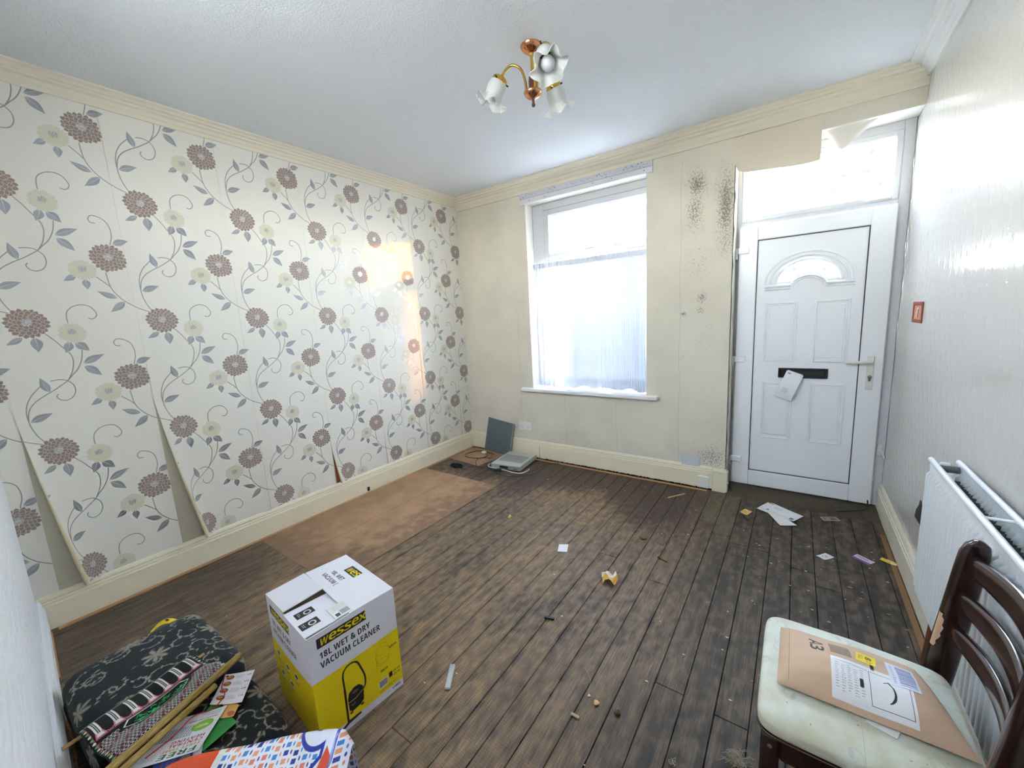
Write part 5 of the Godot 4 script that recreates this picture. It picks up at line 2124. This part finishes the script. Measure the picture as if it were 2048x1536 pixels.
# ---------------------------------------------------------------- chair with a parcel on it
func chair() -> void:
	var t := thing("dining_chair", "dark mahogany dining chair with three curved back slats and a grubby cream padded seat", "chair", Vector3(3.28, 0.0, 2.245))
	# local: front is -x
	var g: G
	for z in [-0.215, 0.185]:
		g = G.new()
		var rows := []
		for q in [[0.232, 0.0, 0.019, 0.013], [0.198, 0.2, 0.022, 0.015], [0.185, 0.40, 0.030, 0.016], [0.192, 0.48, 0.032, 0.016], [0.209, 0.64, 0.030, 0.015], [0.221, 0.76, 0.029, 0.015], [0.227, 0.815, 0.028, 0.015], [0.230, 0.838, 0.022, 0.013], [0.231, 0.849, 0.010, 0.009], [0.231, 0.851, 0.001, 0.001]]:
			var row := []
			for j in 17:
				var a := TAU * j / 16.0
				row.append(Vector3(q[0] + q[2] * signf(sin(a)) * pow(absf(sin(a)), 0.6), q[1], z + q[3] * signf(cos(a)) * pow(absf(cos(a)), 0.6)))
			rows.append(row)
		g.grid(rows, true, Vector2.ZERO, Vector2(1, 3), true)
		part("back_post", g.done(), "mahogany", t)
	for q in [[0.785, 0.222, 0.03], [0.685, 0.210, 0.027], [0.59, 0.202, 0.025]]:
		var rows := []
		for i in 25:
			var u := i / 24.0
			var z := lerpf(-0.213, 0.183, u)
			var bow := 0.026 * sin(PI * u)
			var hh: float = q[2] * (0.85 + 0.25 * sin(PI * u))
			var row := []
			for j in 13:
				var a := TAU * j / 12.0
				row.append(Vector3(q[1] + bow + 0.011 * signf(cos(a)) * pow(absf(cos(a)), 0.7) + 0.10 * (hh * sin(a)), q[0] + 0.012 * sin(PI * u) + hh * signf(sin(a)) * pow(absf(sin(a)), 0.6), z))
			rows.append(row)
		g = G.new()
		g.grid(rows, true, Vector2.ZERO, Vector2(1, 2), true)
		part("back_slat", g.done(), "mahogany", t)
	for z in [-0.175, 0.19]:
		g = G.new()
		g.box(Vector3(-0.197, 0.0, z - 0.02), Vector3(-0.157, 0.435, z + 0.02), 0.006)
		part("front_leg", g.done(), "mahogany", t)
	part("apron", bxm(Vector3(-0.196, 0.375, -0.155), Vector3(-0.174, 0.437, 0.17), 0.005), "mahogany", t)
	for z in [-0.185, 0.2]:
		part("side_rail", bxm(Vector3(-0.157, 0.375, z - 0.011), Vector3(0.17, 0.437, z + 0.011), 0.005), "mahogany", t)
		part("stretcher", bxm(Vector3(-0.16, 0.19, z - 0.009), Vector3(0.19, 0.215, z + 0.009), 0.005), "mahogany", t)
	part("back_rail", bxm(Vector3(0.165, 0.375, -0.20), Vector3(0.187, 0.437, 0.17), 0.005), "mahogany", t)
	part("bolt_cap", latm([Vector2(0.006, 0.0), Vector2(0.005, 0.0014), Vector2(0.0, 0.002)], 12, Transform3D(Basis(Vector3.RIGHT, PI / 2), Vector3(-0.177, 0.405, 0.2095))), "lock_metal", t)
	var cv := canvas(384, 384, c8(222, 226, 214))
	var r := RandomNumberGenerator.new()
	r.seed = 15
	for k in 40:
		var c := Vector2(r.randf_range(0, 384), r.randf_range(0, 384))
		var a := r.randf() * TAU
		var pts := []
		for i in 10:
			pts.append(c + Vector2.from_angle(a + i * 0.35) * (8 + i * 2.4))
		cv.line(pts, 1.6, c8(198, 204, 196))
		cv.ell(c.x, c.y, 10, 5, c8(204, 210, 204), a)
	for k in 30:
		cv.ell(r.randf_range(0, 384), r.randf_range(0, 384), r.randf_range(1, 3), r.randf_range(0.8, 2), c8(150, 138, 110), r.randf() * PI)
	var im := cv.pix()
	var f := FastNoiseLite.new()
	f.seed = 4
	f.frequency = 0.012
	for y in 384:
		for x in 384:
			var k := clampf(0.25 + f.get_noise_2d(x, y) + smoothstep(200.0, 384.0, y) * 0.4, 0, 1)  # yellowish blotches, stronger towards the near edge of the seat
			im.set_pixel(x, y, im.get_pixel(x, y).lerp(c8(196, 186, 150), k * 0.55))
	tmat("seat_vinyl", ImageTexture.create_from_image(im), 0.45)
	g = pillow(Vector3(0.205, 0.026, 0.212), 0.5, 0.2, 0.008)
	for k in g.v.size():
		g.uv[k] = Vector2(g.v[k].x / 0.41 + 0.5, g.v[k].z / 0.424 + 0.5)
		var p := g.v[k]
		p.z *= 1.0 - 0.08 * smooth(0.0, 0.2, p.x)
		g.v[k] = p
	part("seat_pad", g.done(), "seat_vinyl", t, Transform3D(Basis(), Vector3(-0.004, 0.459, 0.008)))
	g = pillow(Vector3(0.2065, 0.006, 0.2135), 0.5, 0.2)
	part("seat_base", g.done(), "mahogany", t, Transform3D(Basis(), Vector3(-0.004, 0.441, 0.008)))
	# varnish worn to bare wood on the near post
	var rows := []
	for i in 13:
		var y := lerpf(0.535, 0.635, i / 12.0)
		var x := lerpf(0.1985, 0.209, (y - 0.535) / 0.1)
		var w := 0.008 * sin(PI * i / 12.0) + 0.002 * sin(i * 2.1)
		rows.append([Vector3(x - 0.0315, y, -0.213 + 0.004), Vector3(x - 0.0312, y, -0.213 + 0.010), Vector3(x - 0.0285, y, -0.2005), Vector3(x - 0.0285 + maxf(w, 0.001), y, -0.1985)])
	g = G.new()
	g.sheet(rows, 0.0008)
	part("worn_edge", g.done(), "bare_wood", t)

	# padded brown envelope
	cv = canvas(560, 400, c8(212, 180, 150))
	var ink := c8(84, 72, 64)
	cv.line([Vector2(38, 10), Vector2(38, 380)], 1.5, c8(150, 116, 88))
	cv.text("A3", 120, 100, 52, ink, true, PI / 2, 0.95)
	cv.bars(196, 92, 78, 74, false, ink, r)
	tmat("parcel_paper", cv.tex(), 0.6)
	cv = canvas(300, 240, c8(240, 239, 241))
	cv.line([Vector2(146, 24), Vector2(288, 24), Vector2(288, 214), Vector2(146, 214), Vector2(146, 24)], 1.6, c8(70, 70, 76))
	cv.line([Vector2(12, 24), Vector2(140, 24)], 1.6, c8(70, 70, 76))
	var arc := []
	for k in 15:
		var a := lerpf(-1.05, 1.05, k / 14.0)
		arc.append(Vector2(190 + 44 * cos(a), 120 + 66 * sin(a)))
	for k in 14:
		cv.line([arc[k], arc[k + 1]], 3.0 + 9.0 * (k / 13.0) * (1.0 if k < 11 else (14 - k) / 4.0), c8(34, 36, 44))
	cv.line([Vector2(196, 70), Vector2(216, 58), Vector2(224, 78)], 4.0, c8(34, 36, 44))
	for k in 5:
		cv.lines(16 + 24 * k, 40 + 12 * (k % 2), 16, 12, 13, 2.2, c8(90, 90, 98), r)
	cv.rect(108, 96, 14, 46, c8(30, 30, 34))
	tmat("parcel_label", cv.tex(), 0.4)
	cv = canvas(120, 176, c8(228, 232, 244))
	cv.bars(40, 14, 70, 148, false, c8(92, 102, 150), r)
	cv.lines(14, 20, 14, 13, 11, 3, c8(110, 118, 160), r)
	tmat("parcel_barcode", cv.tex(), 0.4)
	cv = canvas(96, 88, c8(248, 220, 20))
	cv.text("8", 44, 22, 30, c8(40, 34, 20), true, PI / 2, 1.3)
	cv.lines(10, 20, 26, 6, 8, 2.4, c8(90, 76, 20), r)
	cv.lines(50, 60, 36, 3, 8, 2.4, c8(90, 76, 20), r)
	tmat("parcel_sticker", cv.tex(), 0.4)
	var A := Vector2(3.112, 2.128)
	var B := Vector2(3.405, 2.122)
	var D := Vector2(3.470, 2.352)
	var E := Vector2(3.110, 2.352)
	var top := func(u: float, v: float) -> Vector3:
		var p := A.lerp(B, u).lerp(E.lerp(D, u), v)
		var edge := pow(clampf(1.0 - pow(absf(u * 2.0 - 1.0), 4.0), 0, 1), 0.5) * pow(clampf(1.0 - pow(absf(v * 2.0 - 1.0), 3.0), 0, 1), 0.5)
		var y := 0.4985 + 0.044 * edge * (0.62 + 0.38 * sin(v * 2.9 + 0.1)) + 0.0022 * sin(u * 13.0 + v * 5.0) * edge + 0.0012 * sin(v * 31.0 + u * 9.0) * edge
		return Vector3(p.x, y, p.y)
	rows = []
	for i in 33:
		var row := []
		for j in 41:
			row.append(top.call(j / 40.0, i / 32.0))
		rows.append(row)
	g = G.new()
	g.grid(rows)
	var under := []
	for i in 33:
		var row := []
		for j in 41:
			var p: Vector3 = rows[i][j]
			p.y = 0.4968 + 0.006 * absf(i / 16.0 - 1.0) 
			row.append(Vector3(p.x, minf(p.y, rows[i][j].y - 0.0008), p.z))
		under.append(row)
	g.grid(under, false, Vector2.ZERO, Vector2.ONE, true)
	t = thing("parcel", "brown padded envelope marked A3 with white address labels, lying on the chair seat", "parcel")
	part("envelope", g.done(), "parcel_paper", t)
	var sticker := func(called: String, m_: String, x0: float, x1: float, z0: float, z1: float, lift: float, skew := 0.0) -> void:
		var rr := []
		for i in 9:
			var row := []
			for j in 9:
				var p := Vector2(lerpf(x0, x1, j / 8.0) + skew * (i / 8.0), lerpf(z0, z1, i / 8.0) + skew * 0.6 * (1.0 - j / 8.0))
				# where on the envelope that is
				var v := clampf((p.y - 2.126) / 0.226, 0, 1)
				var left := lerpf(A.x, E.x, v)
				var right := lerpf(B.x, D.x, v)
				var q: Vector3 = top.call((p.x - left) / (right - left), v)
				row.append(Vector3(p.x, q.y + lift, p.y))
			rr.append(row)
		var gg := G.new()
		gg.sheet(rr, 0.0006)
		part(called, gg.done(), m_, t)
	sticker.call("address_label", "parcel_label", 3.222, 3.376, 2.237, 2.345, 0.0012)
	sticker.call("barcode_label", "parcel_barcode", 3.335, 3.388, 2.18, 2.262, 0.002, 0.004)
	sticker.call("yellow_sticker", "parcel_sticker", 3.279, 3.318, 2.186, 2.221, 0.0014, -0.004)
	sticker.call("dark_tab", "dark_hole", 3.302, 3.309, 2.218, 2.24, 0.0012)
	for q in [[3.305, 2.358, 3.345, 2.366]]:
		solo("card", paper([3.292, 2.335, 3.345, 2.348, 3.336, 2.372, 3.284, 2.358], 0.4935, 0.0005), "paper_white", "white card peeping out from under the parcel on the chair", "card")


# ---------------------------------------------------------------- litter on the floor
func litter() -> void:
	var r := RandomNumberGenerator.new()
	r.seed = 33
	var g: G
	# envelopes and cards in front of the door
	var cv := canvas(256, 128, c8(234, 234, 237))
	cv.rect(8, 10, 40, 9, c8(206, 60, 60))
	cv.lines(70, 30, 70, 3, 10, 2, c8(120, 120, 130), r)
	cv.rect(50, 84, 14, 14, c8(40, 140, 100))
	cv.rect(216, 90, 26, 26, c8(120, 120, 126))
	cv.rect(8, 104, 200, 2, c8(150, 150, 156))
	tmat("post_print", cv.tex(), 0.5)
	var post := "post and cards on the boards inside the door"
	solo("envelope", paper([3.001, 0.050, 3.209, 0.200, 3.152, 0.309, 2.929, 0.217], 0.0035, 0.003), "post_print", "long white envelope with a small red mark, lying uppermost in front of the door", "envelope", Transform3D(), post)
	solo("envelope", paper([3.000, 0.240, 3.120, 0.290, 3.172, 0.352, 3.079, 0.405], 0.0005, 0.001), "paper_white", "plain white envelope half under the other envelope in front of the door", "envelope", Transform3D(), post)
	cv = canvas(96, 96, c8(226, 184, 92))
	cv.rect(10, 12, 40, 8, c8(250, 230, 170))
	cv.lines(10, 30, 70, 5, 10, 3, c8(180, 130, 60), r)
	tmat("yellow_card", cv.tex(), 0.5)
	solo("yellow_card", paper([2.862, 0.246, 2.908, 0.273, 2.881, 0.349, 2.833, 0.315], -0.003, 0.003), "yellow_card", "small yellow card lying beside the envelopes next to the door post", "card", Transform3D(), post)
	solo("dark_card", paper([2.822, 0.350, 2.846, 0.366, 2.906, 0.440, 2.874, 0.44], 0.002, 0.006), "black_plastic", "crumpled black card tilted against the board edge near the door post", "card", Transform3D(), post)
	cv = canvas(128, 80, c8(120, 84, 66))
	cv.line([Vector2(4, 4), Vector2(124, 4), Vector2(124, 76), Vector2(4, 76), Vector2(4, 4)], 6, c8(206, 196, 190))
	cv.ell(50, 44, 20, 16, c8(176, 130, 100))
	cv.ell(84, 40, 16, 18, c8(60, 50, 50))
	tmat("photo_print", cv.tex(), 0.3)
	solo("photo_card", paper([3.300, 0.136, 3.386, 0.089, 3.414, 0.136, 3.322, 0.186], -0.004, 0.001), "photo_print", "brown picture card with a pale border on the damp boards before the door", "card", Transform3D(), post)
	cv = canvas(96, 96, c8(232, 228, 226))
	var ring := []
	for k in 20:
		ring.append(Vector2(50 + 18 * cos(0.4 + k * 0.3), 46 + 18 * sin(0.4 + k * 0.3)))
	cv.line(ring, 4, c8(60, 60, 66))
	cv.line([Vector2(50, 46), Vector2(68, 46)], 4, c8(60, 60, 66))
	tmat("white_card_print", cv.tex(), 0.5)
	solo("white_card", paper([3.262, 0.706, 3.308, 0.650, 3.350, 0.675, 3.300, 0.732], 0.0012, 0.004), "white_card_print", "curled white card with a black ring mark on the dark boards", "card", Transform3D(), "three small cards in a row by the radiator")
	cv = canvas(160, 64, c8(222, 206, 226))
	cv.rect(0, 44, 160, 20, c8(120, 60, 140))
	cv.rect(14, 16, 100, 7, c8(150, 80, 160))
	cv.rect(14, 30, 120, 4, c8(190, 170, 196))
	tmat("purple_card_print", cv.tex(), 0.5)
	solo("purple_card", paper([3.462, 0.568, 3.535, 0.621, 3.500, 0.668, 3.430, 0.616], 0.001, 0.001), "purple_card_print", "purple and white strip of card on the dark boards near the radiator", "card", Transform3D(), "three small cards in a row by the radiator")
	cv = canvas(96, 64, c8(232, 190, 50))
	cv.rect(0, 0, 96, 18, c8(50, 46, 44))
	cv.ell(56, 18, 30, 12, c8(226, 206, 160))
	cv.rect(60, 44, 36, 20, c8(236, 232, 220))
	tmat("black_yellow_print", cv.tex(), 0.5)
	solo("black_yellow_card", paper([3.575, 0.548, 3.632, 0.585, 3.622, 0.620, 3.556, 0.588], 0.0075, 0.003), "black_yellow_print", "black and yellow card lying across the gripper rod near the radiator", "card", Transform3D(), "three small cards in a row by the radiator")
	# middle of the room
	solo("white_square_card", paper([1.906, 1.352, 1.959, 1.321, 1.990, 1.402, 1.936, 1.427], 0.001, 0.0005), "paper_white", "blank white square of card alone in the middle of the floorboards", "card")
	var rows := []
	for i in 11:
		var row := []
		for j in 11:
			var u := j / 10.0 - 0.5
			var v := i / 10.0 - 0.5
			row.append(Vector3(u * 0.085, 0.012 + 0.016 * absf(sin(u * 7.0 + v * 3.0)) + 0.012 * sin(v * 9.0 + u * 4.0) * u * 2.0, v * 0.075 + 0.02 * sin(u * 8.0)))
		rows.append(row)
	g = G.new()
	g.sheet(rows, 0.0006)
	cv = canvas(96, 96, c8(222, 168, 70))
	cv.rect(0, 0, 96, 46, c8(236, 226, 206))
	cv.lines(20, 10, 60, 3, 9, 3, c8(190, 110, 60), r)
	tmat("wrapper_print", cv.tex(), 0.3)
	solo("crumpled_wrapper", g.done(), "wrapper_print", "crumpled orange and white sweet wrapper on the boards in the middle of the room", "wrapper", Transform3D(Basis(Vector3.UP, 0.5), Vector3(2.322, 0.002, 1.528)))
	var stone := func(h: Vector3, k: float) -> ArrayMesh:
		var rr := []
		for i in 9:
			var la := -PI / 2 + PI * i / 8.0
			var row := []
			for j in 13:
				var lo := TAU * j / 12.0
				var d := 1.0 + 0.16 * sin(lo * 3.0 + k) * cos(la) + 0.1 * sin(lo * 5.0 + la * 3.0 + k * 2.0) * cos(la)
				row.append(Vector3(h.x * cos(la) * sin(lo) * d, h.y * (1.0 + sin(la)), h.z * cos(la) * cos(lo) * d))
			rr.append(row)
		var gg := G.new()
		gg.grid(rr, true, Vector2.ZERO, Vector2.ONE, true)
		return gg.done()
	solo("plaster_lump", stone.call(Vector3(0.024, 0.009, 0.017), 1.0), "brown_lump", "brown lump of broken plaster on the boards in front of the door post", "rubble", Transform3D(Basis(), Vector3(2.35, 0.0, 1.018)))
	solo("flat_chip", paper([2.433, 0.985, 2.478, 0.985, 2.485, 1.03, 2.436, 1.025], 0.002, 0.004, 0.002), "brown_lump", "flat brown flake lying beside the lump of plaster", "rubble")
	g = G.new()
	g.tube([Vector3(-0.03, 0.004, 0.0), Vector3(0.024, 0.005, 0.003)], 0.0035, 8)
	g.tube([Vector3(-0.038, 0.008, -0.001), Vector3(-0.03, 0.008, 0.0)], [0.008, 0.006], 8)
	solo("rusty_screw", g.done(), "rust", "rusty old screw on the boards beyond the wrapper", "screw", Transform3D(Basis(Vector3.UP, -0.3), Vector3(2.528, 0.0, 1.195)))
	solo("black_peg", bxm(Vector3(-0.025, 0.0, -0.006), Vector3(0.025, 0.011, 0.006), 0.002), "black_plastic", "short black plastic peg on the boards to the right of the cardboard box", "peg", Transform3D(Basis(Vector3.UP, 0.3), Vector3(2.18, 0.0, 1.956)))
	var t := thing("plastic_tube", "clear plastic tube with a white stick inside on the boards beside the cardboard box", "tube", Vector3(1.992, 0.0015, 2.46), atan2(0.062, 0.095))
	part("sleeve", bxm(Vector3(-0.013, 0.0, -0.06), Vector3(0.013, 0.009, 0.06), 0.004), "clear_plastic", t)
	part("stick", bxm(Vector3(-0.007, 0.002, -0.035), Vector3(0.007, 0.007, 0.056), 0.002), "white_plastic", t)
	solo("yellow_chip", paper([1.395, 1.185, 1.425, 1.205, 1.42, 1.235, 1.405, 1.225], 0.003, 0.006), "yellow_chip", "small curled yellow peel of paint on the boards near the hardboard", "paint chip")
	solo("wood_sliver", bxm(Vector3(-0.085, 0.0, -0.006), Vector3(0.085, 0.006, 0.006), 0.002), "pale_splinter", "long pale wood splinter lying by the front wall's skirting", "splinter", Transform3D(Basis(Vector3.UP, 0.95), Vector3(2.383, 0.0, 0.267)))
	solo("biscuit_crumb", stone.call(Vector3(0.011, 0.006, 0.011), 2.0), "crumb", "pale orange crumb, the larger of two, on the boards in the foreground", "crumb", Transform3D(Basis(), Vector3(2.552, 0.0, 2.243)))
	solo("biscuit_crumb", stone.call(Vector3(0.006, 0.003, 0.006), 3.0), "crumb_white", "tiny round white crumb, the smaller of two, on the boards in the foreground", "crumb", Transform3D(Basis(), Vector3(2.515, 0.0, 2.228)))
	solo("moss_tuft", stone.call(Vector3(0.011, 0.005, 0.011), 4.0), "moss", "little green tuft of moss on the boards in the foreground", "moss", Transform3D(Basis(), Vector3(2.633, 0.0, 2.237)))
	g = G.new()
	g.tube(curve([Vector3(2.437, 0.004, 2.123), Vector3(2.47, 0.006, 2.14), Vector3(2.495, 0.005, 2.172), Vector3(2.46, 0.004, 2.21)], 5), 0.0006, 5)
	g.tube(curve([Vector3(2.45, 0.004, 2.12), Vector3(2.478, 0.007, 2.15), Vector3(2.495, 0.005, 2.172), Vector3(2.515, 0.004, 2.25), Vector3(2.514, 0.004, 2.327)], 5), 0.0006, 5)
	g.box(Vector3(2.488, 0.002, 2.325), Vector3(2.525, 0.008, 2.336), 0.002)
	solo("dry_straw", g.done(), "straw", "thin forked wisp of dry straw with a seed on the foreground boards", "straw")
	g = G.new()
	for k in 150:
		var a := r.randf() * TAU
		var p := Vector3(cos(a), 0, sin(a)) * r.randf_range(0.0, 0.03)
		var q := p + Vector3(r.randf_range(-0.03, 0.03), r.randf_range(0.004, 0.02), r.randf_range(-0.02, 0.02))
		g.tube([p + Vector3(0, 0.002, 0), (p + q) * 0.5 + Vector3(0, 0.012, 0), q], 0.0008, 4, false)
	var fl := solo("dust_fluff", g.done(), "fluff", "ragged tuft of pale carpet fluff on the floor in front of the chair", "fluff", Transform3D(Basis(), Vector3(3.02, 0.0, 2.185)))
	g = G.new()
	for k in 24:
		var a := r.randf() * TAU
		var p := Vector3(cos(a), 0, sin(a)) * r.randf_range(0.0, 0.012)
		g.tube([p + Vector3(0, 0.002, 0), p + Vector3(r.randf_range(-0.012, 0.012), 0.008, r.randf_range(-0.01, 0.01))], 0.0008, 4, false)
	solo("dust_fluff", g.done(), "fluff", "smaller scrap of carpet fluff left of the ragged tuft in the foreground", "fluff", Transform3D(Basis(), Vector3(2.845, 0.0, 2.30)))
	# flakes of paint and plaster, too many to count
	g = G.new()
	for k in 210:
		var x := 0.0
		var z := 0.0
		if k < 110:
			x = r.randf_range(2.9, 3.58)
			z = r.randf_range(0.5, 2.0)
		elif k < 150:
			x = r.randf_range(0.6, 2.7)
			z = r.randf_range(0.1, 0.9)
		else:
			x = r.randf_range(0.4, 3.0)
			z = r.randf_range(0.5, 2.9)
		if (x > 1.38 and x < 1.9 and z > 2.5) or (x < 1.9 and z > 2.9) or (x > 3.06 and z > 2.0):
			continue
		var s := r.randf_range(0.0015, 0.006) * (1.6 if r.randf() < 0.12 else 1.0)
		var a := r.randf() * TAU
		var poly := PackedVector2Array()
		for i in 5:
			poly.append(Vector2.from_angle(a + TAU * i / 5.0) * s * r.randf_range(0.6, 1.2) * Vector2(1.5, 0.8))
		g.tint = c8(206, 200, 184) if r.randf() < 0.6 else c8(150, 130, 100)
		g.tint = g.tint.srgb_to_linear()
		g.prism(poly, 0.0, 0.0016, Transform3D(Basis(Vector3.RIGHT, -PI / 2), Vector3(x, 0.0003 if x > 1.0 or z < 0.8 else 0.0036, z)))
	var o := solo("paint_flakes", g.done(), "flake", "scattered pale flakes of paint and plaster all over the bare floorboards", "paint flakes")
	o.set_meta("kind", "stuff")
